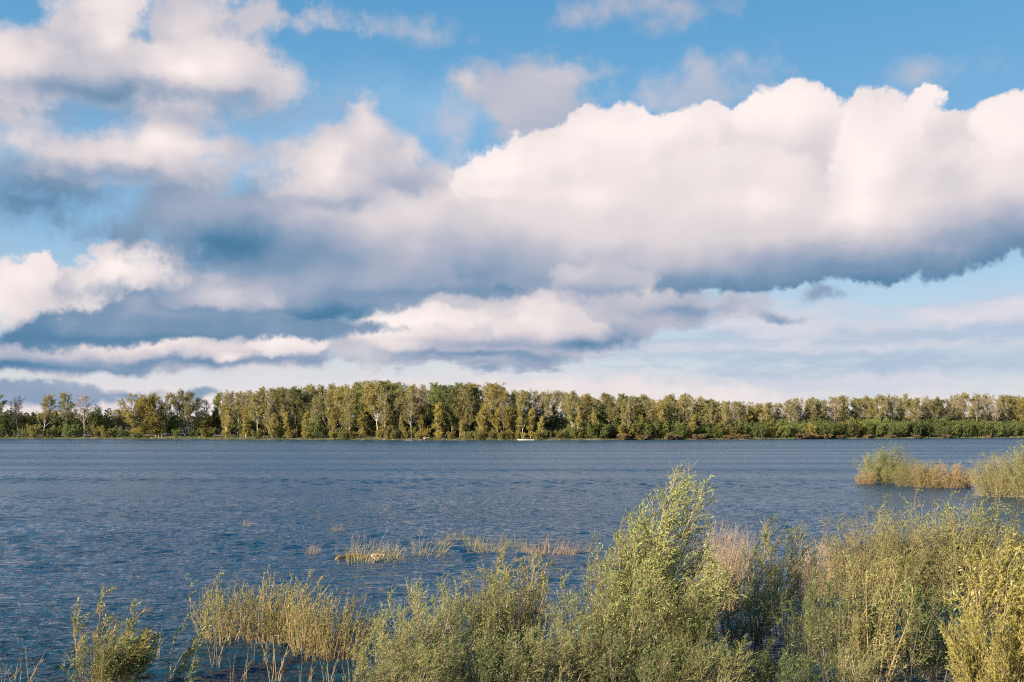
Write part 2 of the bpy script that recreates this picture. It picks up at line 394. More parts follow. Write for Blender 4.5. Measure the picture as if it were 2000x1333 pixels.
put(bg.inputs['Color'], v_('SCALE', C, scale=0.5 ** EXPO / SKY_STRENGTH))
wo = NT.nodes.new('ShaderNodeOutputWorld')
NT.links.new(bg.outputs[0], wo.inputs[0])
# ---- materials ---------------------------------------------------------------------------
def new_mat(name):
    m = bpy.data.materials.new(name); m.use_nodes = True
    nt = m.node_tree; nt.nodes.clear()
    out = nt.nodes.new('ShaderNodeOutputMaterial')
    return m, nt, out

def N(nt, kind, **kw):
    n = nt.nodes.new(kind)
    for k, v in kw.items():
        if k in n.inputs: n.inputs[k].default_value = v
        else: setattr(n, k, v)
    return n

def lin(h):
    return srgb(h)

def leaf_mat(name, c_dark, c_mid, c_light, var=0.10, trans=0.35, rough=0.45, spec=0.35):
    """leaves: tone attribute picks between three greens, each plant a little different"""
    m, nt, out = new_mat(name)
    at = N(nt, 'ShaderNodeAttribute', attribute_name='tone')
    oi = N(nt, 'ShaderNodeObjectInfo')
    ad = N(nt, 'ShaderNodeMath', operation='MULTIPLY_ADD'); nt.links.new(oi.outputs['Random'], ad.inputs[0])
    ad.inputs[1].default_value = 0.34; nt.links.new(at.outputs['Fac'], ad.inputs[2])
    sb = N(nt, 'ShaderNodeMath', operation='SUBTRACT'); nt.links.new(ad.outputs[0], sb.inputs[0]); sb.inputs[1].default_value = 0.17
    cr = N(nt, 'ShaderNodeValToRGB'); nt.links.new(sb.outputs[0], cr.inputs[0])
    e = cr.color_ramp.elements
    e[0].position = 0.0; e[0].color = (*c_dark, 1); e[1].position = 1.0; e[1].color = (*c_light, 1)
    x = e.new(0.5); x.color = (*c_mid, 1)
    hs = N(nt, 'ShaderNodeHueSaturation'); nt.links.new(cr.outputs[0], hs.inputs['Color'])
    mr = N(nt, 'ShaderNodeMath', operation='MULTIPLY'); nt.links.new(oi.outputs['Random'], mr.inputs[0]); mr.inputs[1].default_value = 7.31
    fr = N(nt, 'ShaderNodeMath', operation='FRACT'); nt.links.new(mr.outputs[0], fr.inputs[0])
    vv = N(nt, 'ShaderNodeMath', operation='MULTIPLY_ADD'); nt.links.new(fr.outputs[0], vv.inputs[0]); vv.inputs[1].default_value = 2 * var; vv.inputs[2].default_value = 1 - var
    nt.links.new(vv.outputs[0], hs.inputs['Value'])
    p = N(nt, 'ShaderNodeBsdfPrincipled', Roughness=rough)
    p.inputs['Specular IOR Level'].default_value = spec
    nt.links.new(hs.outputs[0], p.inputs['Base Color'])
    t = N(nt, 'ShaderNodeBsdfTranslucent')
    hs2 = N(nt, 'ShaderNodeHueSaturation', Value=1.25, Saturation=1.1); nt.links.new(hs.outputs[0], hs2.inputs['Color'])
    nt.links.new(hs2.outputs[0], t.inputs['Color'])
    mx = N(nt, 'ShaderNodeMixShader'); mx.inputs[0].default_value = trans
    nt.links.new(p.outputs[0], mx.inputs[1]); nt.links.new(t.outputs[0], mx.inputs[2])
    nt.links.new(mx.outputs[0], out.inputs[0])
    return m

def bark_mat(name, c1, c2, scale=6.0, rough=0.8):
    m, nt, out = new_mat(name)
    tcx = N(nt, 'ShaderNodeTexCoord')
    n = N(nt, 'ShaderNodeTexNoise', Scale=scale, Detail=4.0); nt.links.new(tcx.outputs['Object'], n.inputs['Vector'])
    oi = N(nt, 'ShaderNodeObjectInfo')
    a = N(nt, 'ShaderNodeMath', operation='MULTIPLY_ADD'); nt.links.new(oi.outputs['Random'], a.inputs[0]); a.inputs[1].default_value = 0.5; nt.links.new(n.outputs[0], a.inputs[2])
    s = N(nt, 'ShaderNodeMath', operation='SUBTRACT'); nt.links.new(a.outputs[0], s.inputs[0]); s.inputs[1].default_value = 0.25
    cr = N(nt, 'ShaderNodeValToRGB'); nt.links.new(s.outputs[0], cr.inputs[0])
    e = cr.color_ramp.elements
    e[0].position = 0.3; e[0].color = (*c1, 1); e[1].position = 0.7; e[1].color = (*c2, 1)
    p = N(nt, 'ShaderNodeBsdfPrincipled', Roughness=rough)
    nt.links.new(cr.outputs[0], p.inputs['Base Color'])
    nt.links.new(p.outputs[0], out.inputs[0])
    return m

# ---- the river -----------------------------------------------------------------------------
def water_mat():
    m, nt, out = new_mat('river_water')
    L = nt.links
    geo = N(nt, 'ShaderNodeNewGeometry')
    sx = N(nt, 'ShaderNodeSeparateXYZ'); L.new(geo.outputs['Position'], sx.inputs[0])
    # gusts: patches where the wind roughens the surface, calmer lanes beyond mid river
    mg = N(nt, 'ShaderNodeMapping'); mg.inputs['Scale'].default_value = (0.006, 0.03, 1); L.new(geo.outputs['Position'], mg.inputs[0])
    ng = N(nt, 'ShaderNodeTexNoise', Scale=1.0, Detail=4.0, Roughness=0.6); L.new(mg.outputs[0], ng.inputs['Vector'])
    dn = N(nt, 'ShaderNodeMath', operation='MULTIPLY_ADD'); L.new(ng.outputs[0], dn.inputs[0]); dn.inputs[1].default_value = 110.0; L.new(sx.outputs['Y'], dn.inputs[2])
    calm = N(nt, 'ShaderNodeMapRange', interpolation_type='SMOOTHSTEP'); L.new(dn.outputs[0], calm.inputs[0])
    for i, v in zip((1, 2, 3, 4), (70.0, 170.0, 1.0, 0.35)): calm.inputs[i].default_value = v
    gust = N(nt, 'ShaderNodeMapRange'); L.new(ng.outputs[0], gust.inputs[0])
    for i, v in zip((1, 2, 3, 4), (0.3, 0.7, 0.70, 1.3)): gust.inputs[i].default_value = v
    amp = N(nt, 'ShaderNodeMath', operation='MULTIPLY'); L.new(calm.outputs[0], amp.inputs[0]); L.new(gust.outputs[0], amp.inputs[1])
    hs = None
    for (sc, rot, det, w) in (((0.36, 0.85, 1), 0.22, 4.0, 0.50), ((1.7, 3.8, 1), -0.30, 3.0, 0.24), ((5.0, 10.0, 1), 0.35, 2.0, 0.07)):
        mp = N(nt, 'ShaderNodeMapping'); mp.inputs['Scale'].default_value = sc; mp.inputs['Rotation'].default_value = (0, 0, rot)
        L.new(geo.outputs['Position'], mp.inputs[0])
        n = N(nt, 'ShaderNodeTexNoise', Scale=1.0, Detail=det, Roughness=0.55); L.new(mp.outputs[0], n.inputs['Vector'])
        a = N(nt, 'ShaderNodeMath', operation='MULTIPLY_ADD'); L.new(n.outputs[0], a.inputs[0]); a.inputs[1].default_value = w
        if hs is None: a.inputs[2].default_value = 0.0
        else: L.new(hs.outputs[0], a.inputs[2])
        hs = a
    h = N(nt, 'ShaderNodeMath', operation='MULTIPLY'); L.new(hs.outputs[0], h.inputs[0]); L.new(amp.outputs[0], h.inputs[1])
    b = N(nt, 'ShaderNodeBump'); b.inputs['Strength'].default_value = 1.0; b.inputs['Distance'].default_value = WATER_BUMP
    L.new(h.outputs[0], b.inputs['Height'])
    # far off the ripples are finer than the eye resolves: facets with their own tilt
    nv = N(nt, 'ShaderNodeTexNoise', Scale=1.6, Detail=2.0, Roughness=0.6); L.new(geo.outputs['Position'], nv.inputs['Vector'])
    sb = N(nt, 'ShaderNodeVectorMath', operation='SUBTRACT'); L.new(nv.outputs[1], sb.inputs[0]); sb.inputs[1].default_value = (0.5, 0.5, 0.5)
    fw = N(nt, 'ShaderNodeMapRange', interpolation_type='SMOOTHSTEP'); L.new(sx.outputs['Y'], fw.inputs[0])
    for i, v in zip((1, 2, 3, 4), (25.0, 110.0, 0.3, 0.0)): fw.inputs[i].default_value = v
    fa = N(nt, 'ShaderNodeMath', operation='MULTIPLY'); L.new(fw.outputs[0], fa.inputs[0]); L.new(gust.outputs[0], fa.inputs[1])
    cv = N(nt, 'ShaderNodeCombineXYZ')
    for i, f in ((0, 0.7), (1, 1.0)):
        q = N(nt, 'ShaderNodeMath', operation='MULTIPLY'); L.new(fa.outputs[0], q.inputs[0]); q.inputs[1].default_value = f; L.new(q.outputs[0], cv.inputs[i])
    tl = N(nt, 'ShaderNodeVectorMath', operation='MULTIPLY'); L.new(sb.outputs[0], tl.inputs[0]); L.new(cv.outputs[0], tl.inputs[1])
    an = N(nt, 'ShaderNodeVectorMath', operation='ADD'); L.new(tl.outputs[0], an.inputs[0]); L.new(b.outputs[0], an.inputs[1])
    nn = N(nt, 'ShaderNodeVectorMath', operation='NORMALIZE'); L.new(an.outputs[0], nn.inputs[0])
    # silty shallows among the flooded bushes, deep blue-green further out
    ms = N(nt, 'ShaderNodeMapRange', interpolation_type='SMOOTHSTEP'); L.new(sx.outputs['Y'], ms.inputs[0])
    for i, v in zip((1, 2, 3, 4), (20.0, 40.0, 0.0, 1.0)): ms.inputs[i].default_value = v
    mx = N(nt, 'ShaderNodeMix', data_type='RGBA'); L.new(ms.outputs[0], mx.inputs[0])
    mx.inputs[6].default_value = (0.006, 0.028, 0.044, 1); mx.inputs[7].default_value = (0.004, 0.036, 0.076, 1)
    mf = N(nt, 'ShaderNodeMapRange', interpolation_type='SMOOTHSTEP'); L.new(dn.outputs[0], mf.inputs[0])   # far water paler: pale sky sheen put into the base colour
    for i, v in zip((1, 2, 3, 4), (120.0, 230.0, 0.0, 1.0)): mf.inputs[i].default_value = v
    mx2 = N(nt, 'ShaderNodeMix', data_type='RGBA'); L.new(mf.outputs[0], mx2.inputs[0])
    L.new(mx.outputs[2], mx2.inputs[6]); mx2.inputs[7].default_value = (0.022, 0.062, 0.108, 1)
    p = N(nt, 'ShaderNodeBsdfPrincipled', Roughness=0.06, IOR=1.333)
    rr = N(nt, 'ShaderNodeMapRange', interpolation_type='SMOOTHSTEP'); L.new(sx.outputs['Y'], rr.inputs[0])   # ripples too fine to model act as roughness
    for i, v in zip((1, 2, 3, 4), (40.0, 150.0, 0.07, 0.36)): rr.inputs[i].default_value = v
    ml = N(nt, 'ShaderNodeMapping'); ml.inputs['Scale'].default_value = (0.0035, 0.075, 1); L.new(geo.outputs['Position'], ml.inputs[0])
    nl = N(nt, 'ShaderNodeTexNoise', Scale=1.0, Detail=5.0, Roughness=0.62); L.new(ml.outputs[0], nl.inputs['Vector'])      # wind lanes
    lr = N(nt, 'ShaderNodeMapRange'); L.new(nl.outputs[0], lr.inputs[0])
    for i, v in zip((1, 2, 3, 4), (0.34, 0.66, 0.45, 1.25)): lr.inputs[i].default_value = v
    rm = N(nt, 'ShaderNodeMath', operation='MULTIPLY'); L.new(rr.outputs[0], rm.inputs[0]); L.new(lr.outputs[0], rm.inputs[1])
    L.new(rm.outputs[0], p.inputs['Roughness'])
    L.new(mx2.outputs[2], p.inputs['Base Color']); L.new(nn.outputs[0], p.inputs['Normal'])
    L.new(p.outputs[0], out.inputs[0])
    return m
WATER_BUMP = 0.75

def build_river():
    rng = np.random.default_rng(5)
    nc = 900
    d = [14.0]
    while d[-1] < 420: d.append(d[-1] + min(max(d[-1] ** 2 * 9e-5, 0.03), 0.32))
    d = np.array(d + [450, 500, 600, 800, 1200.0])
    nr = len(d)
    a = np.linspace(-0.66, 0.66, nc)
    D, A = np.meshgrid(d, a, indexing='ij')
    Xw, Yw = D * np.sin(A), D * np.cos(A)
    step = np.gradient(d)[:, None] * np.ones_like(A)
    z = np.zeros_like(Xw); ox = np.zeros_like(Xw); oy = np.zeros_like(Xw)
    for i in range(90):
        lam = 0.26 * (5.6 ** rng.random())              # 0.26 to 1.5 m
        th = math.radians(-72 + rng.normal(0, 30))      # wind off the left bank
        kx, ky = math.cos(th), math.sin(th)
        k = 2 * math.pi / lam
        amp = 0.038 / k
        f = np.clip((lam / np.maximum(step * 2.6, 0.05)) - 0.6, 0, 1)
        ph = k * (Xw * kx + Yw * ky) + rng.random() * 6.283
        z += amp * f * np.sin(ph)
        q = 0.7 * amp
        ox += -q * f * kx * -np.cos(ph) * 1.0
        oy += -q * f * ky * -np.cos(ph) * 1.0
    patch = np.zeros_like(Xw)                            # wind patches of several sizes, drawn out across the river
    for i in range(14):
        sc = 6.0 * 1.45 ** (i % 7)
        patch += np.sin(Xw / (sc * 2.6) * 1.0 + rng.random() * 6.28 + 0.9 * np.sin(Yw / sc * 0.7 + i)) * np.sin(Yw / sc + rng.random() * 6.28 + 0.7 * np.sin(Xw / (sc * 2.0) + 2 * i)) * 0.20
    gust = 0.80 + patch + 0.15 * np.sin(Xw * 0.05 + 1.3 * np.sin(Yw * 0.06)) * np.sin(Yw * 0.11 + 0.6 * np.sin(Xw * 0.07))
    far = np.clip((Yw + 14 * np.sin(Xw * 0.013 + 0.5) + 5 * np.sin(Xw * 0.05) - 112) / 18, 0, 1)
    streak = 0.5 + 0.5 * np.sin(Yw * 0.16 + 1.5 * np.sin(Xw * 0.012) + 0.8 * np.sin(Xw * 0.031 + 2))
    gust = np.clip(gust, 0.4, 1.2) * (1 - far * (0.42 - 0.40 * streak ** 3))
    band = np.exp(-((Yw + 5 * np.sin(Xw * 0.016 + 0.5) + 2 * np.sin(Xw * 0.06) - 101) / 5.0) ** 2) * np.clip((40 - Xw) / 50, 0, 1)
    gust = gust * (1 + 0.9 * band)
    z *= gust
    V = np.stack([Xw + ox, Yw + oy, z], -1).reshape(-1, 3)
    idx = np.arange(nr * nc).reshape(nr, nc)
    F = np.stack([idx[:-1, :-1], idx[:-1, 1:], idx[1:, 1:], idx[1:, :-1]], -1).reshape(-1, 4)
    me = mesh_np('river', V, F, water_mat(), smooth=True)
    o = link_mesh('river', me)
    return tag(o, 'wide wind ruffled blue river crossing the whole view', 'river', kind='structure')
river = build_river()
# ---- plant geometry ---------------------------------------------------------------------
def unit(v):
    return v / np.maximum(np.linalg.norm(v, axis=-1, keepdims=True), 1e-9)

def tubes(P, R, sides=4):
    """n polylines of k points as tapering tubes"""
    n, k, _ = P.shape
    T = np.gradient(P, axis=1) if k > 1 else P
    T = unit(T)
    ref = np.where(np.abs(T[..., 2:3]) > 0.9, np.array([1.0, 0, 0]), np.array([0, 0, 1.0]))
    U = unit(np.cross(T, ref)); W = np.cross(T, U)
    ang = np.arange(sides) * 2 * math.pi / sides
    V = P[:, :, None, :] + R[:, :, None, None] * (U[:, :, None, :] * np.cos(ang)[None, None, :, None] + W[:, :, None, :] * np.sin(ang)[None, None, :, None])
    idx = np.arange(n * k * sides).reshape(n, k, sides)
    a, b = idx[:, :-1], idx[:, 1:]
    F = np.stack([a, np.roll(a, -1, 2), np.roll(b, -1, 2), b], -1).reshape(-1, 4)
    return V.reshape(-1, 3), F

def join(parts):
    Vs, Fs, o = [], [], 0
    for V, F in parts:
        Vs.append(V); Fs.append(F + o); o += len(V)
    return np.concatenate(Vs), np.concatenate(Fs)

def along(P, t):
    """points and tangents at parameters t (n,c) of polylines P (n,k,3)"""
    n, k, _ = P.shape
    s = np.clip(t, 0, 0.9999) * (k - 1)
    i = s.astype(int); f = (s - i)[..., None]
    r = np.arange(n)[:, None]
    a, b = P[r, i], P[r, i + 1]
    return a + (b - a) * f, unit(b - a)

def perp(rng, T):
    v = rng.normal(size=T.shape)
    return unit(v - T * (v * T).sum(-1, keepdims=True))

def grow(rng, pos, dirs, length, k, up=0.0, wind=0.0, jit=0.1, curve=None):
    """polylines from pos heading dirs, bending up, drifting downwind (+x)"""
    n = len(pos)
    P = np.zeros((n, k, 3)); P[:, 0] = pos
    d = dirs.copy()
    L = np.broadcast_to(np.asarray(length, dtype=float), (n,))
    for j in range(1, k):
        d = d + np.array([wind, 0.15 * wind, up]) + rng.normal(0, jit, (n, 3))
        d = unit(d)
        P[:, j] = P[:, j - 1] + d * (L / (k - 1))[:, None]
    return P

def spawn(rng, P, c, t0, t1, length, ang, k=4, up=0.1, wind=0.0, jit=0.1, pw=1.0, taper=0.5):
    """c side shoots on each polyline"""
    n = len(P)
    t = (np.arange(c)[None, :] + rng.random((n, c))) / c
    t = t0 + (t1 - t0) * t ** pw
    pos, T = along(P, t)
    a = np.radians(ang[0] + rng.normal(0, ang[1], (n, c)))[..., None]
    d = T * np.cos(a) + perp(rng, T) * np.sin(a)
    ln = length * (1 - taper * (t - t0) / max(t1 - t0, 1e-6)) * rng.uniform(0.65, 1.25, (n, c))
    return grow(rng, pos.reshape(-1, 3), d.reshape(-1, 3), ln.ravel(), k, up, wind, jit)

def taper(n, k, r0, r1):
    r0 = np.broadcast_to(np.asarray(r0, dtype=float), (n,))
    return r0[:, None] * (1 - np.linspace(0, 1, k) * (1 - r1))[None, :]

def leaves_on(rng, P, m, L, W, ang=45, t0=0.1, wind=0.0, spread=0.0):
    """lens-shaped leaves set along twigs; returns verts, quads and a tone per vertex"""
    n = len(P)
    t = t0 + (1 - t0) * (np.arange(m)[None, :] + rng.random((n, m))) / m
    pos, T = along(P, t)
    pos, T = pos.reshape(-1, 3), T.reshape(-1, 3)
    if spread: pos = pos + rng.normal(0, spread, pos.shape)
    a = np.radians(ang + rng.normal(0, 18, len(pos)))[:, None]
    d = T * np.cos(a) + perp(rng, T) * np.sin(a) + np.array([wind, 0, 0])
    d = unit(d)
    s = perp(rng, d)
    l = (L * rng.uniform(0.65, 1.25, len(pos)))[:, None]; w = (W * rng.uniform(0.7, 1.2, len(pos)))[:, None]
    up = np.cross(d, s)
    V = np.stack([pos, pos + d * l * 0.45 + s * w * 0.5 + up * l * 0.05, pos + d * l, pos + d * l * 0.45 - s * w * 0.5 + up * l * 0.05], 1)
    tw = rng.random(n)[:, None] * np.ones((n, m))
    tone = np.clip(0.5 + 0.34 * (tw.ravel() - 0.5) * 2 * 0.6 + rng.normal(0, 0.15, len(pos)), 0, 1)
    return V.reshape(-1, 3), np.arange(len(V) * 4).reshape(-1, 4), np.repeat(tone, 4)

def joinl(parts):
    Vs, Fs, Ts, o = [], [], [], 0
    for V, F, T in parts:
        Vs.append(V); Fs.append(F + o); Ts.append(T); o += len(V)
    return np.concatenate(Vs), np.concatenate(Fs), np.concatenate(Ts)

ALL_SRC = {}
def plant_source(kind, wood, leaf, mats, names, height):
    """mesh pair for one grown individual; copies reuse both meshes"""
    mw = mesh_np(names[1], wood[0], wood[1], mats[0]) if wood is not None else None
    ml = mesh_np(names[2], leaf[0], leaf[1], mats[1], attr=leaf[2]) if leaf is not None else None
    allv = np.concatenate([x[0] for x in (wood, leaf) if x is not None])
    w = float(np.percentile(np.abs(allv[:, 0]), 97))
    return dict(name=names[0], parts=[(names[1], mw), (names[2], ml)], h=float(np.percentile(allv[:, 2], 99.7)), w=2 * w)

def set_plant(src, loc, height, rz=0.0, wide=1.0, label=None, cat=None, group=None, sink=0.0):
    s = height / src['h']
    e = empty(src['name'], (loc[0], loc[1], (loc[2] if len(loc) > 2 else 0.0) - sink), rz, (s * wide, s * wide, s))
    for nm, me in src['parts']:
        if me is not None: link_mesh(nm, me, e)
    return tag(e, label, cat, group)

# ---- far-bank trees ------------------------------------------------------------------------
M_BARK = bark_mat('pale_bark', (0.28, 0.24, 0.18), (0.58, 0.51, 0.42), 1.2)
M_BARK_D = bark_mat('dark_bark', (0.05, 0.045, 0.04), (0.13, 0.11, 0.09), 1.2)
M_TWIG_PINK = bark_mat('pink_grey_twigs', (0.22, 0.16, 0.13), (0.38, 0.30, 0.25), 1.2)
M_LF_OLIVE = leaf_mat('olive_spring_leaves', (0.110, 0.106, 0.026), (0.235, 0.212, 0.060), (0.370, 0.315, 0.105), 0.16, rough=0.6)
M_LF_GREEN = leaf_mat('green_willow_leaves', (0.065, 0.088, 0.022), (0.145, 0.175, 0.048), (0.275, 0.285, 0.090), 0.30)
M_LF_YEL = leaf_mat('yellow_spring_leaves', (0.165, 0.140, 0.026), (0.300, 0.245, 0.056), (0.410, 0.330, 0.092), 0.14)
M_LF_TAN = leaf_mat('tan_dry_leaves', (0.150, 0.105, 0.055), (0.225, 0.160, 0.085), (0.300, 0.225, 0.125), 0.14)
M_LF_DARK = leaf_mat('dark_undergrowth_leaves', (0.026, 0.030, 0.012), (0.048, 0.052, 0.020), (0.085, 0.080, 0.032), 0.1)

def far_tree(seed, H=18.0, width=7.0, crown0=0.35, limbs=15, ang=42, lean=0.02, leaf=0.26, per=7, twigs=6, trunk_r=0.19, fan=False, leafy=1.0, twig_r=0.016, mats=None, names=('poplar_tree', 'trunk', 'crown'), lowfill=False, spread=0.16):
    rng = np.random.default_rng(seed)
    d0 = unit(np.array([[rng.normal(0, lean), rng.normal(0, lean), 1.0]]))
    nt_ = 1
    if fan:                                               # several leaders from low down
        nt_ = 4
        d0 = unit(np.stack([np.array([math.cos(a) * 0.33, math.sin(a) * 0.33, 1.0]) for a in rng.uniform(0, 6.28, nt_)]))
    T = grow(rng, np.zeros((nt_, 3)), d0, H * (0.94 if not fan else 0.86), 9, 0.03, 0.006, 0.035)
    tr = taper(nt_, 9, trunk_r, 0.12)
    A = spawn(rng, T, limbs // nt_ if fan else limbs, crown0, 0.97, width * 0.62, (ang, 10), 6, 0.16, 0.02, 0.08, 0.9, 0.52)
    B = spawn(rng, A, 5, 0.25, 1.0, width * 0.25, (38, 14), 4, 0.14, 0.02, 0.10, 1.0, 0.4)
    Cc = spawn(rng, B, twigs, 0.15, 1.0, width * 0.11, (36, 16), 3, 0.10, 0.02, 0.12)
    wood = join([tubes(T, tr, 6), tubes(A, taper(len(A), 6, trunk_r * 0.36, 0.25), 4), tubes(B, taper(len(B), 4, trunk_r * 0.14, 0.4), 3), tubes(Cc, taper(len(Cc), 3, twig_r, 0.5), 3)])
    lf = None
    if leafy > 0:
        keep = rng.random(len(Cc)) < leafy
        bu = np.repeat(rng.random(len(B)) < 0.86, twigs) & keep
        ps = [leaves_on(rng, Cc[bu], per, leaf, leaf * 0.7, 50, 0.1, 0.05, spread)]
        if lowfill:
            G = spawn(rng, T, 16, 0.04, crown0 + 0.1, width * 0.34, (62, 14), 4, 0.10, 0, 0.1)
            G2 = spawn(rng, G, 5, 0.1, 1.0, width * 0.14, (40, 14), 3, 0.1)
            ps.append(leaves_on(rng, G2, per, leaf, leaf * 0.7, 50, 0.05, 0.05, spread))
        lf = joinl(ps)
    return plant_source(names[0], wood, lf, mats, names, H)

def far_bush(seed, H=6.0, width=6.0, stems=9, leaf=0.24, per=8, mats=None, names=('willow_bush', 'stems', 'foliage'), up=0.10):
    rng = np.random.default_rng(seed)
    a = rng.uniform(0, 6.283, stems); r = np.sqrt(rng.random(stems))
    d = unit(np.stack([np.cos(a) * r * 0.62 * width / H, np.sin(a) * r * 0.62 * width / H, np.ones(stems)], -1))
    base = np.stack([np.cos(a) * r * width * 0.16, np.sin(a) * r * width * 0.16, np.zeros(stems)], -1)
    T = grow(rng, base, d, H * rng.uniform(0.66, 1.0, stems), 7, up * 0.3, 0.01, 0.06)
    A = spawn(rng, T, 9, 0.06, 1.0, H * 0.26, (46, 14), 5, up, 0.03, 0.09, 1.0, 0.55)
    B = spawn(rng, A, 6, 0.15, 1.0, H * 0.10, (42, 16), 3, up, 0.03, 0.1)
    wood = join([tubes(T, taper(stems, 7, 0.06, 0.3), 4), tubes(A, taper(len(A), 5, 0.02, 0.5), 3)])
    lf = leaves_on(rng, B, per, leaf, leaf * 0.6, 48, 0.05, 0.05, 0.10)
    return plant_source(names[0], wood, lf, mats, names, H)
# ---- the far bank ----------------------------------------------------------------------------
def shore(px):
    return float(np.interp(px, [-400, 0, 440, 800, 1000, 1150, 1500, 2000, 2500], [372, 356, 344, 330, 325, 327, 345, 374, 410]))

def bank_z(px, back):
    return 0.2 + 0.06 * min(back, 22.0) + 0.01 * max(0.0, min(back - 22.0, 60.0))

def build_far_bank():
    m, nt, out = new_mat('bank_soil')
    geo = N(nt, 'ShaderNodeNewGeometry')
    n1 = N(nt, 'ShaderNodeTexNoise', Scale=0.35, Detail=6.0); nt.links.new(geo.outputs['Position'], n1.inputs['Vector'])
    cr = N(nt, 'ShaderNodeValToRGB'); nt.links.new(n1.outputs[0], cr.inputs[0])
    e = cr.color_ramp.elements
    e[0].position = 0.38; e[0].color = (0.035, 0.040, 0.016, 1); e[1].position = 0.62; e[1].color = (0.16, 0.125, 0.08, 1)
    x = e.new(0.5); x.color = (0.06, 0.058, 0.026, 1)
    p = N(nt, 'ShaderNodeBsdfPrincipled', Roughness=0.9)
    nt.links.new(cr.outputs[0], p.inputs['Base Color']); nt.links.new(p.outputs[0], out.inputs[0])
    rng = np.random.default_rng(3)
    pxs = np.arange(-900, 2901, 6.0)
    backs = np.array([-6, -1.5, 0.0, 0.7, 2, 5, 10, 20, 40, 80, 200, 700, 3000.0])
    zs = np.array([-1.6, -0.5, 0.06, 0.2, 0.3, 0.5, 0.85, 1.4, 1.9, 2.2, 3, 5, 8.0])
    V = []
    for px in pxs:
        lip = 1.0 + 0.5 * math.sin(px * 0.033 + 2) + 0.45 * math.sin(px * 0.11) + 0.3 * math.sin(px * 0.27 + 1)
        wob = 1.6 * math.sin(px * 0.021) + 1.1 * math.sin(px * 0.067 + 1) + rng.normal(0, 0.35)
        for b, z in zip(backs, zs):
            D = shore(px) + b + (wob if b < 30 else 0)
            xx, yy = at_dist(px, D)
            V.append((xx, yy, z * (max(lip, 0.3) if 0 < b < 3 else 1) + (rng.normal(0, 0.10) if 0.3 < b < 100 else 0)))
    nr, nc = len(pxs), len(backs)
    idx = np.arange(nr * nc).reshape(nr, nc)
    F = np.stack([idx[:-1, :-1], idx[1:, :-1], idx[1:, 1:], idx[:-1, 1:]], -1).reshape(-1, 4)
    o = link_mesh('far_bank', mesh_np('far_bank', V, F, m, smooth=True))
    tag(o, 'low earth bank on the far side of the river', 'river bank', kind='structure')
build_far_bank()

LAND = []                                              # everything on the far bank, for the wording of labels
def put_far(src, px, top, back, wide=1.0, label=None, cat='tree', group=None, rz=None, rnd=random.Random(8)):
    D = shore(px) + back
    x, y = at_dist(px, D)
    z = bank_z(px, back)
    h = height_px(top, D) - z
    return set_plant(src, (x, y, z), h, rnd.uniform(0, 6.28) if rz is None else rz, wide, label, cat, group, sink=0.15)

TN = ('poplar_tree', 'trunk', 'crown')
POP = [far_tree(10 + i, 18, 8.4, c0, limbs=lb, ang=an, twigs=8, per=pr + 2, leaf=0.24, trunk_r=0.14, mats=(M_BARK, M_LF_OLIVE), names=TN)
       for i, (c0, lb, an, pr) in enumerate(((0.22, 30, 34, 8), (0.22, 30, 48, 8), (0.12, 34, 40, 9), (0.30, 28, 50, 9), (0.18, 32, 30, 6), (0.10, 36, 46, 7), (0.26, 30, 54, 7)))]
POP_Y = [far_tree(30 + i, 17, 9, c0 - 0.1, limbs=30, ang=35, twigs=8, per=8, leaf=0.24, trunk_r=0.14, mats=(M_BARK, M_LF_YEL), names=TN) for i, c0 in enumerate((0.30, 0.40))]
POP_G = [far_tree(36 + i, 16, 9, 0.12, limbs=28, ang=44, twigs=7, per=11, leaf=0.28, mats=(M_BARK_D, M_LF_GREEN), names=TN) for i in range(2)]
SPARSE = [far_tree(40 + i, 17, 8, 0.3, limbs=20, ang=38, twigs=8, per=3, leaf=0.24, leafy=0.7, twig_r=0.03, mats=(M_TWIG_PINK, M_LF_OLIVE), names=('sparse_tree', 'trunk', 'crown')) for i in range(2)]
BARE = [far_tree(45, 15, 10, 0.25, limbs=26, fan=True, twigs=8, leafy=0, twig_r=0.035, mats=(M_BARK_D, None), names=('bare_tree', 'trunk', 'crown')),
        far_tree(46, 15, 7, 0.3, limbs=22, twigs=8, leafy=0, twig_r=0.035, mats=(M_TWIG_PINK, None), names=('bare_tree', 'trunk', 'crown'))]
ROUND = [far_tree(50 + i, 15, 12, 0.08, limbs=44, ang=46, fan=True, twigs=8, per=13, leaf=0.26, trunk_r=0.2, mats=(M_BARK_D, M_LF_YEL), names=('spreading_tree', 'trunk', 'crown'), lowfill=True) for i in range(2)]
VASE = far_tree(54, 15, 11, 0.30, limbs=32, ang=38, fan=True, twigs=8, per=13, leaf=0.26, trunk_r=0.22, mats=(M_BARK_D, M_LF_OLIVE), names=('spreading_tree', 'trunk', 'crown'))
YOUNG = [far_tree(56 + i, 10, 4.6, 0.14, limbs=24, ang=38, twigs=6, per=8, leaf=0.24, trunk_r=0.09, mats=(M_BARK, M_LF_YEL), names=('young_tree', 'trunk', 'crown'), lowfill=True) for i in range(3)]
BU_G = [far_bush(60 + i, 6.5, w, 15, 0.26, 8, mats=(M_BARK_D, M_LF_GREEN)) for i, w in enumerate((5.5, 6.5, 7.5))]
BU_O = [far_bush(65 + i, 5, w, 14, 0.24, 8, mats=(M_BARK_D, M_LF_OLIVE)) for i, w in enumerate((5.0, 6.5))]
BU_Y = [far_bush(68, 4, 3.6, 12, 0.22, 7, mats=(M_TWIG_PINK, M_LF_YEL))]
BU_T = [far_bush(70 + i, 2.2, 3.2, 14, 0.20, 7, mats=(M_TWIG_PINK, M_LF_TAN), names=('dry_scrub', 'stems', 'foliage')) for i in range(2)]

R = random.Random(21)
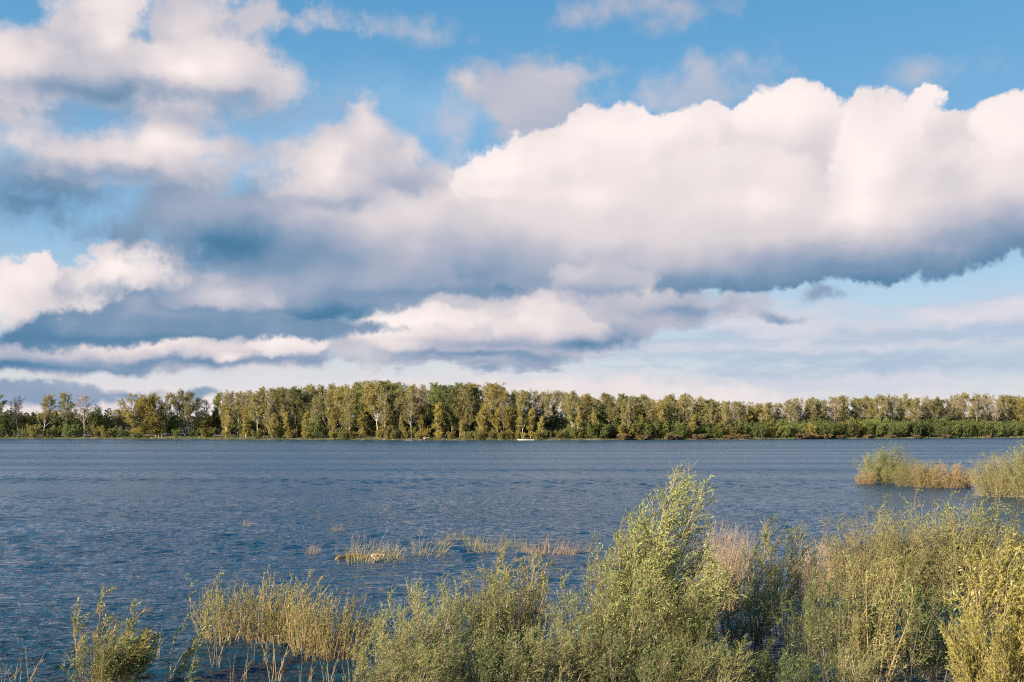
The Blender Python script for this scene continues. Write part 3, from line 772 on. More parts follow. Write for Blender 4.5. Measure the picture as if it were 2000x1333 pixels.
# single trees that can be told apart in the photograph, left end of the bank
put_far(POP_G[0], -8, 771, 10, 1.3, 'dark leafy tree cut by the left edge of the view on the far bank', 'tree')
put_far(BARE[0], 38, 773, 14, 1.0, 'dark bare tree with fanned branches near the left end of the far bank', 'tree')
put_far(POP_Y[0], 86, 770, 12, 1.15, 'pale trunked tree with thin yellow crown just right of the dark bare tree', 'tree')
put_far(POP[3], 131, 766, 16, 1.1, 'narrow leafy topped tree between two thin trees at the left end of the bank', 'tree')
put_far(BARE[1], 166, 770, 13, 1.3, 'bare pinkish tree with fine upright twigs on the left part of the bank', 'tree')
put_far(BU_G[1], 180, 793, 16, 0.8, 'dark green pointed bushy tree below the bare pinkish tree', 'tree')
for i, (px_, tp_, w_) in enumerate([(15, 800, 'below the dark leafy tree'), (60, 806, 'between the bare tree and the thin yellow crown'), (108, 800, 'between the yellow crown and the narrow tree'), (150, 803, 'left of the bare pinkish tree'), (200, 806, 'right of the pointed bushy tree'), (240, 800, 'left of the golden pair'), (330, 803, 'right of the golden pair'), (395, 806, 'between the vase shaped tree and the wood'), (420, 800, 'at the left edge of the wood')]):
    put_far((BU_G[1], BU_O[0], YOUNG[1])[i % 3], px_, tp_, 18 + 3 * (i % 3), 1.25, f'tree high scrub on the far bank {w_}', 'tree', 'tall scrub on the left bank')
put_far(SPARSE[0], 222, 800, 30, 1.0, 'low twiggy tree standing between the bare pinkish tree and the golden spreading tree', 'tree')
put_far(ROUND[0], 275, 770, 7, 1.15, 'broad golden green spreading tree, left one of the pair at the water', 'tree')
put_far(ROUND[1], 311, 768, 9, 1.0, 'broad golden green spreading tree with pale leaning limb, right one of the pair', 'tree')
put_far(VASE, 362, 762, 14, 1.0, 'vase shaped tree with dark forked trunk right of the golden pair', 'tree')
put_far(SPARSE[1], 386, 778, 16, 0.9, 'brownish sparse tree close beside the vase shaped tree', 'tree')
put_far(BARE[1], 404, 779, 20, 1.2, 'bare pinkish crown between the vase shaped tree and the dense wood', 'tree')
put_far(POP_G[1], 424, 766, 26, 0.9, 'grey green tall tree at the left end of the dense wood', 'tree')
put_far(SPARSE[0], 447, 760, 18, 1.1, 'tall brownish sparse tree behind the small yellow poplar', 'tree')
put_far(YOUNG[0], 441, 795, 4, 1.2, 'small yellow green poplar leafy to the ground at the water, left of the dense wood', 'tree')
put_far(YOUNG[1], 480, 790, 6, 1.2, 'slim yellowish young tree at the very start of the dense wood', 'tree')

# the dense wood: front row told apart one by one, rows behind it by stretch
TOPX = [440, 520, 570, 650, 722, 760, 850, 950, 1000, 1060, 1110, 1140, 1220, 1290, 1350, 1400, 1430, 1500, 1560, 1640, 1750, 1840, 1880, 1960, 2060]
TOPY = [764, 760, 757, 752, 747, 748, 752, 750, 757, 761, 762, 772, 770, 773, 772, 781, 786, 785, 777, 772, 768, 774, 765, 770, 772]
def top_at(px): return float(np.interp(px, TOPX, TOPY))
ORD = ['first', 'second', 'third', 'fourth', 'fifth', 'sixth', 'seventh', 'eighth', 'ninth', 'tenth', 'eleventh', 'twelfth', 'thirteenth', 'fourteenth', 'fifteenth']
KIND_WORD = {id(s): w for ss, w in ((POP, 'olive poplar'), (POP_Y, 'yellowish poplar'), (POP_G, 'dark green tree'), (SPARSE, 'sparse brownish tree')) for s in ss}
front = []
px = 470.0
while px < 1032:
    front.append(px); px += R.uniform(11, 26)
px = 1118.0
while px < 1440:
    front.append(px); px += R.uniform(13, 28)
MARKS = [(441, 'the small yellow poplar'), (614, 'the rounded waterside willow'), (705, 'the bright leafy leaning tree'), (857, 'the tall yellow birch'), (1028, 'the white boat'), (1120, 'the dark gap'), (1290, 'the highest green willow'), (1440, 'the treetop notch'), (1640, 'the mid right treetop rise'), (1780, 'the middle of the islet'), (1880, 'the tallest far right crown')]
ROW_N = {}
def nth(row, px):
    mk = max((k for k in range(len(MARKS)) if MARKS[k][0] <= px + 20), default=0)
    i = ROW_N.get((row, mk), 0); ROW_N[(row, mk)] = i + 1
    return f'{ORD[min(i, 14)]} right of {MARKS[mk][1]}'
by_mark = {}
for px in front:
    r = R.random()
    src = R.choice(POP) if r < 0.62 else R.choice(POP_Y) if r < 0.78 else R.choice(POP_G) if r < 0.88 else R.choice(SPARSE)
    mk = max((k for k in range(len(MARKS)) if MARKS[k][0] <= px), default=0)
    i = by_mark.get(mk, 0); by_mark[mk] = i + 1
    put_far(src, px, top_at(px) + R.choice((-3, 0, 3, 8, 14, 20)), R.uniform(4, 14), R.uniform(0.8, 1.5),
            f"{KIND_WORD[id(src)]} in the front row, {ORD[i]} right of {MARKS[mk][1]}", 'tree', 'trees in the front row of the far wood')
STRETCH = [(440, 614, 'left part of the dense wood, behind its front row'), (614, 857, 'tallest middle part of the wood, behind its front row'), (857, 1060, 'wood behind the white boat, at the back'), (1060, 1125, 'dark gap right of the white boat, at the back'), (1125, 1445, 'wood above the tall green willows, at the back')]
for a, b, where in STRETCH:
    for back, step, dt in ((26, 19, 1), (42, 22, -2)):
        px = a + R.uniform(0, step)
        while px < b:
            src = R.choice(POP + POP[:2] + POP_Y[:1] + SPARSE[:1] + POP_G[:1])
            if a == 1060 and back == 26 and R.random() < 0.3: px += step; continue
            put_far(src, px, top_at(px) + dt + R.uniform(-3, 9), back + R.uniform(-5, 5), R.uniform(1.0, 1.35), f"{KIND_WORD[id(src)]} crown in the {'second' if back == 26 else 'back'} row, {nth(back, px)}", 'tree', f'tree crowns in the {where}')
            px += step * R.uniform(0.75, 1.25)

# half-grown trees along the foot of the wood
for a, b, where in STRETCH:
    if a == 1060: continue
    px = a + 2.0; i = 0
    while px < b:
        put_far(R.choice(YOUNG), px, R.uniform(785, 826), R.uniform(2.5, 7), R.uniform(0.9, 1.25), f"half grown yellow tree under the wood, {nth('half', px)}", 'tree', f'half grown trees at the foot of the {where.split(",")[0]}')
        px += R.uniform(24, 60)
# bushes in the shade under the front trees
for a, b, where in STRETCH:
    px = a + 4.0
    while px < b:
        put_far(R.choice(BU_G + BU_O), px, R.uniform(818, 836), R.uniform(12, 20), R.uniform(1.0, 1.5), f"shaded bush under the trees, {nth('shade', px)}", 'bush', f'shaded bushes in the {where.split(",")[0]}')
        px += R.uniform(14, 24)

# single young trees and bushes in front of the wood
put_far(POP_G[0], 705, 783, 5, 0.9, 'bright leafy leaning tree low in front of the middle of the wood', 'tree')
put_far(YOUNG[2], 857, 787, 3, 1.2, 'tall yellow birch standing at the water left of the white boat', 'tree')
put_far(YOUNG[0], 905, 822, 3, 1.3, 'short tan yellow young tree between two pale poplars', 'tree')
put_far(YOUNG[1], 945, 803, 5, 1.1, 'leftmost of the yellow young trees clustered left of the white boat', 'tree')
put_far(YOUNG[2], 968, 797, 4, 1.1, 'pale trunked young tree in the middle of the yellow cluster', 'tree')
put_far(YOUNG[0], 990, 800, 5, 1.0, 'yellow green young tree right in the yellow cluster', 'tree')
put_far(YOUNG[1], 1013, 793, 6, 1.3, 'many stemmed yellow young tree just left above the white boat', 'tree')
put_far(YOUNG[2], 1036, 797, 6, 1.2, 'many stemmed yellow young tree straight behind the white boat', 'tree')
put_far(BU_G[0], 614, 810, 4, 0.95, 'rounded grey green willow coming down to the water', 'bush')
put_far(BU_O[0], 541, 826, 4, 1.1, 'olive green rounded bush at the water near the left of the wood', 'bush')
put_far(BU_Y[0], 741, 836, 3, 0.9, 'small yellow bush standing alone at the water below the middle of the wood', 'bush')
put_far(BU_T[0], 754, 833, 3, 0.5, 'slim tan dry bush beside the small yellow bush', 'bush')
put_far(BU_G[0], 778, 836, 3, 0.7, 'narrow pale green bush left of a wider one at the water', 'bush')
put_far(BU_O[1], 797, 832, 4, 1.0, 'loose pale green bush wider than its narrow neighbour', 'bush')
put_far(BU_Y[0], 816, 843, 2, 1.0, 'low yellow green bush left of the pinkish dinghy', 'bush')
put_far(BU_Y[0], 832, 834, 5, 0.8, 'yellow bush rising behind the pinkish dinghy', 'bush')
put_far(BU_G[1], 918, 841, 3, 1.2, 'pale green willow bush right of the short tan yellow tree', 'bush')
put_far(BU_Y[0], 1022, 842, 0.6, 0.6, 'small yellow bush hiding the middle of the white boat', 'bush')
put_far(BU_G[0], 1065, 836, 4, 0.6, 'first pale pointed bush in the dark gap right of the white boat', 'bush')
put_far(BU_G[0], 1076, 840, 4, 0.6, 'second pale pointed bush in the dark gap right of the white boat', 'bush')
put_far(BU_G[2], 345, 836, 4, 0.7, 'dark green bush beside the white posts', 'bush')
put_far(BU_O[1], 404, 834, 5, 1.3, 'broad yellow green bush left of the small yellow poplar', 'bush')
put_far(BU_G[1], 378, 838, 8, 1.2, 'dark rounded bush below the vase shaped tree', 'bush')
lows = [(4, 832), (24, 838), (48, 834), (70, 828), (92, 836), (112, 830), (134, 826), (152, 834), (188, 830), (208, 836), (228, 833), (246, 838), (266, 841)]
for i, (px, tp) in enumerate(lows):
    put_far((BU_G + BU_O)[i % 5], px, tp, 2.5 + (i % 3) * 2, R.uniform(0.9, 1.3), f"{'green' if i % 5 < 3 else 'olive'} low bush on the bank, {ORD[i]} from the left edge", 'bush', 'low bushes along the left bank')
lows2 = [(505, 843), (570, 843), (598, 846), (652, 847), (672, 842), (688, 848), (762, 846), (880, 846), (935, 846), (957, 845), (982, 846), (1003, 847), (1050, 846), (1090, 846)]
for i, (px, tp) in enumerate(lows2):
    mk = max((k for k in range(len(MARKS)) if MARKS[k][0] <= px), default=0)
    put_far((BU_O + BU_Y + BU_O)[i % 5], px, tp - 6, 2.0 + (i % 2), R.uniform(0.9, 1.3), f"low green bush at the far waterline, {ORD[sum(1 for q in lows2[:i] if MARKS[mk][0] <= q[0])]} right of {MARKS[mk][1]}", 'bush', 'low bushes at the foot of the wood')

# right half: a band of dense green willows with trees behind
px, i = 1112.0, 0
W_TOP = ([1100, 1130, 1170, 1230, 1290, 1340, 1400, 1460, 1520, 1600, 1700, 1800, 1900, 2000, 2080], [838, 824, 818, 820, 814, 820, 826, 826, 822, 818, 817, 819, 820, 824, 824])
segs = [(1112, 1260, 'just right of the dark gap'), (1260, 1420, 'left of the treetop notch'), (1420, 1570, 'right of the treetop notch'), (1570, 1720, 'before the islet begins'), (1720, 1870, 'above the islet'), (1870, 2030, 'at the right edge')]
wi = [0] * 6
while px < 2024:
    sgi = next(k for k in range(6) if px < segs[k][1])
    src = R.choice(BU_G + BU_G + BU_O[1:] + ([BU_Y[0]] if px < 1700 else []))
    tall = float(np.interp(px, *W_TOP)) + R.uniform(-2, 9)
    word = 'yellow' if src is BU_Y[0] else 'olive' if src in BU_O else 'dark green'
    put_far(src, px, tall, 2.5 + R.uniform(0, 4), R.uniform(0.95, 1.3), f"{word} far bank willow {segs[sgi][2]}, {ORD[wi[sgi]]} from left", 'bush', 'green willows along the right bank')
    wi[sgi] += 1
    px += R.uniform(13, 21)
for sgi, (a, b, wh) in enumerate(segs):
    px = a + 6.0
    while px < b:
        put_far(R.choice(BU_G), px, float(np.interp(px, *W_TOP)) + R.uniform(-5, 3), 13 + R.uniform(0, 6), R.uniform(1.0, 1.4), f"dark willow top behind the front band, {nth('will2', px)}", 'bush', f'second row willows {wh}')
        px += R.uniform(17, 26)
for i, (px, tp) in enumerate([(1218, 846), (1255, 849), (1310, 847), (1365, 846), (1420, 849), (1450, 847), (1563, 845), (1590, 848), (1612, 847), (1640, 849), (1692, 848), (1735, 849), (1790, 849), (1850, 848), (1930, 849)]):
    put_far(BU_T[i % 2], px, tp, 0.7, R.uniform(1.5, 2.4), f"low reddish tan scrub at the far waterline, {ORD[i]} right of the dark gap", 'scrub', 'dry scrub along the right waterline')
right = []
px = 1448.0
while px < 2030:
    right.append(px); px += R.uniform(17, 27)
for i, px in enumerate(right):
    r = R.random()
    src = R.choice(POP) if r < 0.5 else R.choice(POP_Y) if r < 0.66 else R.choice(SPARSE) if r < 0.82 else R.choice([VASE] + ROUND)
    near = min(((abs(px - q), q, w) for q, w in ((1440, 'the notch in the treetops'), (1640, 'the mid right treetop rise'), (1880, 'the tallest far right crown'))), key=lambda t: t[0])
    side = 'right' if px >= near[1] else 'left'
    n = sum(1 for q in right if (near[1] <= q <= px if side == 'right' else px <= q < near[1])) - 1
    kw = KIND_WORD.get(id(src), 'wide spreading tree')
    put_far(src, px, top_at(px) + R.choice((0, 1, 3, 6)), 24 + R.uniform(-3, 4), R.uniform(1.1, 1.45), f"{kw} above the willow band, {ORD[min(max(n, 0), 9)]} {side} of {near[2]}", 'tree', 'trees above the right willow band')
for a, b, where in ((1440, 1700, 'left part'), (1700, 2040, 'right part')):
    px = a + 8.0
    while px < b:
        put_far(R.choice(POP + SPARSE[:1]), px, top_at(px) + R.uniform(0, 8), 44 + R.uniform(-4, 4), R.uniform(1.0, 1.3), f"back tree crown above the willow band, {nth('rback', px)}", 'tree', f'back crowns in the {where} of the right hand wood')
        px += R.uniform(15, 22)

# undergrowth filling the wood: one mass nobody could count
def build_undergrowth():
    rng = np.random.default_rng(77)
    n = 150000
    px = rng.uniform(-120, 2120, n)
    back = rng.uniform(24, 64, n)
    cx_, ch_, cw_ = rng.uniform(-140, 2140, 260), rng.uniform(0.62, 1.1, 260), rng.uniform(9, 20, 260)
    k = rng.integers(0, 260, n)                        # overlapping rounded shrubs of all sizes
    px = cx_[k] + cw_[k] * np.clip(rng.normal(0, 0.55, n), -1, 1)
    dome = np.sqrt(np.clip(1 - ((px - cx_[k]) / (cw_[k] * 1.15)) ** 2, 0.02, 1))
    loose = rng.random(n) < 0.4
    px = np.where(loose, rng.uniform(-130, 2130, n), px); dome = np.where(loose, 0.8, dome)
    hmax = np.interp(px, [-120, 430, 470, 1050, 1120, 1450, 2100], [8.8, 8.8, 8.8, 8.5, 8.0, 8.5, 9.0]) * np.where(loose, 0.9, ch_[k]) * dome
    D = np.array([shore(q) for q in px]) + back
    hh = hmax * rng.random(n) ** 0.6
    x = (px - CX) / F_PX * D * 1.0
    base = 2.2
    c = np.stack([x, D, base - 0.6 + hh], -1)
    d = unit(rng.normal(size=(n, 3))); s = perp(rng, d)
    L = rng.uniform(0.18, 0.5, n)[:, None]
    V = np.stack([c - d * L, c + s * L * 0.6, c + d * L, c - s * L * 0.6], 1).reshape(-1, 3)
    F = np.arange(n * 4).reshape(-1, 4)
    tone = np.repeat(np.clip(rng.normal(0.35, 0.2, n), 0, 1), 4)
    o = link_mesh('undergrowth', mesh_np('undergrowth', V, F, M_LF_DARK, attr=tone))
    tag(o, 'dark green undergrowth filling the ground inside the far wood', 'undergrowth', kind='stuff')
build_undergrowth()

def build_bank_grass():
    """rough grass and reeds on the lip of the bank"""
    rng = np.random.default_rng(78)
    n = 20000
    px = rng.uniform(-120, 2120, n); back = rng.uniform(0.3, 9, n)
    D = np.array([shore(q) for q in px]) + back
    x = (px - CX) / F_PX * D
    z0 = 0.12 + 0.06 * back
    h = rng.uniform(0.15, 0.6, n) * (0.7 + 0.6 * np.sin(px * 0.05) ** 2)
    c = np.stack([x, D, z0], -1)
    a = rng.uniform(0, 6.28, n); w = 0.09
    s = np.stack([np.cos(a), np.sin(a), np.zeros(n)], -1) * w
    tip = c + np.stack([rng.normal(0.1, 0.12, n), rng.normal(0, 0.12, n), h], -1)
    V = np.stack([c - s, c + s, tip], 1).reshape(-1, 3)
    tone = np.repeat(rng.random(n), 3)
    o = link_mesh('bank_grass', mesh_np('bank_grass', V, np.arange(n * 3).reshape(-1, 3), M_LF_GREEN, attr=tone))
    tag(o, 'rough grass along the lip of the far bank', 'grass', kind='stuff')
build_bank_grass()
# ---- flooded willows and reeds on the near side ------------------------------------------------
M_STEM = bark_mat('willow_stem_bark', (0.16, 0.12, 0.06), (0.34, 0.26, 0.14), 8.0)
M_STEM_D = bark_mat('dark_stem_bark', (0.06, 0.05, 0.035), (0.17, 0.13, 0.08), 8.0)
M_STEM_O = bark_mat('orange_stem_bark', (0.30, 0.14, 0.04), (0.48, 0.26, 0.09), 8.0)
M_STEM_TAN = bark_mat('tan_stem_bark', (0.28, 0.19, 0.09), (0.46, 0.34, 0.18), 8.0)
M_STEM_PINK = bark_mat('pink_twig_bark', (0.28, 0.18, 0.10), (0.44, 0.32, 0.19), 8.0)
M_W = leaf_mat('willow_leaves', (0.085, 0.112, 0.028), (0.195, 0.230, 0.064), (0.350, 0.365, 0.130), 0.14, trans=0.30, rough=0.5, spec=0.5)
M_WD = leaf_mat('shade_darkened_willow_leaves', (0.048, 0.075, 0.020), (0.100, 0.140, 0.036), (0.215, 0.240, 0.075), 0.14, trans=0.30, rough=0.5, spec=0.5)  # willow green darkened: shade over the low rows is put into the leaf colour
M_GOLD = leaf_mat('golden_leaves', (0.095, 0.118, 0.028), (0.265, 0.240, 0.052), (0.470, 0.380, 0.105), 0.10, trans=0.35, spec=0.4)
M_MIXY = leaf_mat('yellowing_willow_leaves', (0.090, 0.112, 0.028), (0.220, 0.225, 0.060), (0.420, 0.350, 0.095), 0.12, trans=0.30, rough=0.5, spec=0.5)
M_OLV = leaf_mat('olive_bud_leaves', (0.095, 0.112, 0.030), (0.200, 0.210, 0.060), (0.340, 0.310, 0.110), 0.12, trans=0.30)
M_REED = leaf_mat('dry_reed_blades', (0.200, 0.130, 0.060), (0.310, 0.215, 0.105), (0.400, 0.300, 0.170), 0.10, trans=0.25)
M_REEDP = leaf_mat('pinkish_reed_blades', (0.240, 0.150, 0.070), (0.360, 0.245, 0.125), (0.450, 0.335, 0.195), 0.10, trans=0.25)
M_REEDG = leaf_mat('green_tan_blades', (0.120, 0.120, 0.032), (0.250, 0.225, 0.070), (0.370, 0.310, 0.120), 0.10, trans=0.25)

def willow(seed, H=3.4, width=2.6, stems=12, na=11, nb=5, m=7, L=0.085, W=0.021, leader=0, wind=0.05, t0=0.10, alen=0.30, blen=0.13, mats=None, names=('willow_bush', 'stems', 'foliage'), minh=0.55, cone=0.0, sr=1.0):
    rng = np.random.default_rng(seed)
    a = rng.uniform(0, 6.283, stems); r = rng.random(stems) if cone else np.sqrt(rng.random(stems))
    d = unit(np.stack([np.cos(a) * r * 0.60 * width / H, np.sin(a) * r * 0.60 * width / H, np.ones(stems)], -1))
    base = np.stack([np.cos(a) * r * width * 0.14, np.sin(a) * r * width * 0.14, np.full(stems, -0.3)], -1)
    hh = H * rng.uniform(minh, 0.9, stems) * (1.0 - cone * r)
    for i in range(leader): hh[i] = H * (1.0 - 0.10 * i); d[i] = unit(np.array([[0.10 * rng.normal(), 0.1 * rng.normal(), 1.0]]))[0]
    T = grow(rng, base, d, hh, 9, 0.03, wind * 0.6, 0.05)
    A = spawn(rng, T, na, t0, 1.0, H * alen, (42, 13), 6, 0.10, wind * 1.6, 0.08, 0.9, 0.62)
    B = spawn(rng, A, nb, 0.15, 1.0, H * blen, (38, 14), 4, 0.08, wind * 2.2, 0.10, 1.0, 0.4)
    bu = (rng.random(len(B)) < 0.92) & np.repeat(rng.random(len(A)) < 0.80, nb)
    wood = join([tubes(T, taper(stems, 9, 0.020 * H / 3 * sr, 0.25), 5), tubes(A, taper(len(A), 6, 0.007, 0.4), 3), tubes(B, taper(len(B), 4, 0.0035, 0.6), 3)])
    lf = joinl([leaves_on(rng, B[bu], m + 2, L, W, 42, 0.05, 0.25, 0.0), leaves_on(rng, A, 5, L, W, 40, 0.35, 0.25, 0.0)])
    return plant_source(names[0], wood, lf, mats, names, H)

def reed_tuft(seed, H=1.2, width=1.0, blades=120, twigs=0, lean=0.25, W=0.016, leafy=0, mats=None, names=('reed_tuft', 'stalks', 'blades'), wind=0.05, stalks=18, stalk_r=0.006):
    """upright stalks and narrow blades out of the water"""
    rng = np.random.default_rng(seed)
    def bunch(n, hs, ln):
        a = rng.uniform(0, 6.283, n); r = np.sqrt(rng.random(n)) * width * 0.5
        base = np.stack([np.cos(a) * r, np.sin(a) * r, np.full(n, -0.15)], -1)
        d = unit(np.stack([np.cos(a) * ln * rng.random(n) + rng.normal(0, 0.10, n), np.sin(a) * ln * rng.random(n) + rng.normal(0, 0.10, n), np.ones(n)], -1))
        return grow(rng, base, d, hs, 6, -0.01, wind, 0.05)
    S_ = bunch(stalks, H * rng.uniform(0.6, 1.08, stalks) + 0.15, lean)
    wood = [tubes(S_, taper(stalks, 6, stalk_r, 0.35), 3)]
    Bl = bunch(blades, H * rng.uniform(0.25, 0.85, blades) + 0.15, lean * 1.3)
    if twigs:
        Tw = spawn(rng, S_, twigs, 0.3, 1.0, H * 0.25, (30, 10), 4, 0.1, wind, 0.1)
        wood.append(tubes(Tw, taper(len(Tw), 4, stalk_r * 0.5, 0.5), 3))
    # blades: flat tapering strips
    n, k, _ = Bl.shape
    s = perp(rng, unit(Bl[:, 1] - Bl[:, 0]))[:, None, :] * (W * 0.5 * (1 - np.linspace(0, 1, k) ** 2 * 0.92))[None, :, None]
    V = np.stack([Bl - s, Bl + s], 2)
    idx = np.arange(n * k * 2).reshape(n, k, 2)
    F = np.stack([idx[:, :-1, 0], idx[:, :-1, 1], idx[:, 1:, 1], idx[:, 1:, 0]], -1).reshape(-1, 4)
    lf = [(V.reshape(-1, 3), F, np.repeat(np.clip(rng.normal(0.5, 0.22, n), 0, 1), k * 2))]
    if leafy:
        P_ = Tw if twigs else S_
        lf.append(leaves_on(rng, P_, leafy, 0.075, 0.02, 36, 0.3, 0.15))
    return plant_source(names[0], join(wood), joinl(lf), mats, names, H)

def thicket(seed, H=2.4, width=3.0, stems=46, mats=None, names=('willow_thicket', 'stems', 'foliage'), L=0.055, m=5, wind=0.05, na=12, nb=4, keep=1.0):
    """rounded clump: rods fanning from the water into a dome of fine twigs"""
    rng = np.random.default_rng(seed)
    a = rng.uniform(0, 6.283, stems); r = np.sqrt(rng.random(stems))
    base = np.stack([np.cos(a) * r * width * 0.28, np.sin(a) * r * width * 0.28, np.full(stems, -0.3)], -1)
    d = unit(np.stack([np.cos(a) * r * 0.75, np.sin(a) * r * 0.75, np.ones(stems)], -1))
    hh = H * np.sqrt(np.clip(1.0 - 0.72 * r ** 2, 0.1, 1)) * rng.uniform(0.62, 1.0, stems) + 0.3
    T = grow(rng, base, d, hh, 8, -0.01, wind * 0.5, 0.08)
    A = spawn(rng, T, na, 0.12, 1.0, H * 0.26, (52, 16), 5, 0.05, wind, 0.13, 0.9, 0.5)
    B = spawn(rng, A, nb, 0.15, 1.0, H * 0.11, (46, 16), 3, 0.04, wind, 0.14)
    wood = join([tubes(T, taper(stems, 8, 0.010, 0.35), 4), tubes(A, taper(len(A), 5, 0.0045, 0.5), 3), tubes(B, taper(len(B), 3, 0.003, 0.6), 3)])
    bu = rng.random(len(B)) < keep
    lf = joinl([leaves_on(rng, B[bu], m, L, L * 0.32, 40, 0.05, 0.15), leaves_on(rng, A, m, L, L * 0.32, 40, 0.1, 0.15)])
    return plant_source(names[0], wood, lf, mats, names, H)

def put_near(src, px, base, top, wide=1.0, label=None, cat='bush', group=None, rz=0.0, yoff=0.0):
    x, y = on_water(px, base)
    x, y = x * (1 + yoff / y), y + yoff
    return set_plant(src, (x, y, 0.0), height_px(top, y), rz, wide, label, cat, group)

WB = [willow(100 + i, 3.2, w, 13, mats=(M_STEM, M_W), L=0.08) for i, w in enumerate((2.4, 3.0, 2.7))]
WD = [willow(110 + i, 2.8, w, 13, 11, 5, 7, mats=(M_STEM_D, M_WD), L=0.085) for i, w in enumerate((2.4, 2.8))]
TALL = willow(120, 5.2, 4.6, 42, 18, 6, 9, leader=0, alen=0.22, blen=0.085, sr=0.7, minh=0.80, cone=0.80, wind=0.07, L=0.09, mats=(M_STEM, M_W))
TALL2 = willow(121, 4.2, 1.5, 7, 11, 5, 7, leader=2, alen=0.20, blen=0.10, minh=0.45, mats=(M_STEM, M_W))
GOLD = [willow(125 + i, 3.6, 3.4, 24, 14, 6, 9, L=0.10, W=0.030, t0=0.04, sr=0.5, mats=(M_STEM, M_GOLD)) for i in range(2)]
MIXY = willow(128, 3.4, 2.4, 15, 12, 5, 7, L=0.08, mats=(M_STEM, M_MIXY))
OLV = [thicket(130 + i, 2.7, 3.2, 46, mats=(M_STEM, M_OLV), L=0.06) for i in range(2)]
OLVG = thicket(133, 2.9, 2.8, 40, mats=(M_STEM, M_W), L=0.075)
TANB = [thicket(135 + i, 2.2, 3.2, 50, mats=(M_STEM_TAN, m_), L=0.055, m=4) for i, m_ in enumerate((M_REEDG, M_REEDG, M_REED))]
PINKB = thicket(140, 1.9, 2.4, 26, mats=(M_STEM_PINK, M_REEDP), L=0.035, m=2, keep=0.6, names=('twig_bush', 'stems', 'foliage'))
REEDP = leaf_mat('pinkish_reed_blades', (0.240, 0.150, 0.070), (0.360, 0.245, 0.125), (0.450, 0.335, 0.195), 0.10, trans=0.25)
M_REEDG = leaf_mat('green_tan_blades', (0.120, 0.120, 0.032), (0.250, 0.225, 0.070), (0.370, 0.310, 0.120), 0.10, trans=0.25)

def willow(seed, H=3.4, width=2.6, stems=12, na=11, nb=5, m=7, L=0.085, W=0.021, leader=0, wind=0.05, t0=0.10, alen=0.30, blen=0.13, mats=None, names=('willow_bush', 'stems', 'foliage'), minh=0.55, cone=0.0, sr=1.0):
    rng = np.random.default_rng(seed)
    a = rng.uniform(0, 6.283, stems); r = rng.random(stems) if cone else np.sqrt(rng.random(stems))
    d = unit(np.stack([np.cos(a) * r * 0.60 * width / H, np.sin(a) * r * 0.60 * width / H, np.ones(stems)], -1))
    base = np.stack([np.cos(a) * r * width * 0.14, np.sin(a) * r * width * 0.14, np.full(stems, -0.3)], -1)
    hh = H * rng.uniform(minh, 0.9, stems) * (1.0 - cone * r)
    for i in range(leader): hh[i] = H * (1.0 - 0.10 * i); d[i] = unit(np.array([[0.10 * rng.normal(), 0.1 * rng.normal(), 1.0]]))[0]
    T = grow(rng, base, d, hh, 9, 0.03, wind * 0.6, 0.05)
    A = spawn(rng, T, na, t0, 1.0, H * alen, (42, 13), 6, 0.10, wind * 1.6, 0.08, 0.9, 0.62)
    B = spawn(rng, A, nb, 0.15, 1.0, H * blen, (38, 14), 4, 0.08, wind * 2.2, 0.10, 1.0, 0.4)
    bu = (rng.random(len(B)) < 0.92) & np.repeat(rng.random(len(A)) < 0.80, nb)
    wood = join([tubes(T, taper(stems, 9, 0.020 * H / 3 * sr, 0.25), 5), tubes(A, taper(len(A), 6, 0.007, 0.4), 3), tubes(B, taper(len(B), 4, 0.0035, 0.6), 3)])
    lf = joinl([leaves_on(rng, B[bu], m + 2, L, W, 42, 0.05, 0.25, 0.0), leaves_on(rng, A, 5, L, W, 40, 0.35, 0.25, 0.0)])
    return plant_source(names[0], wood, lf, mats, names, H)

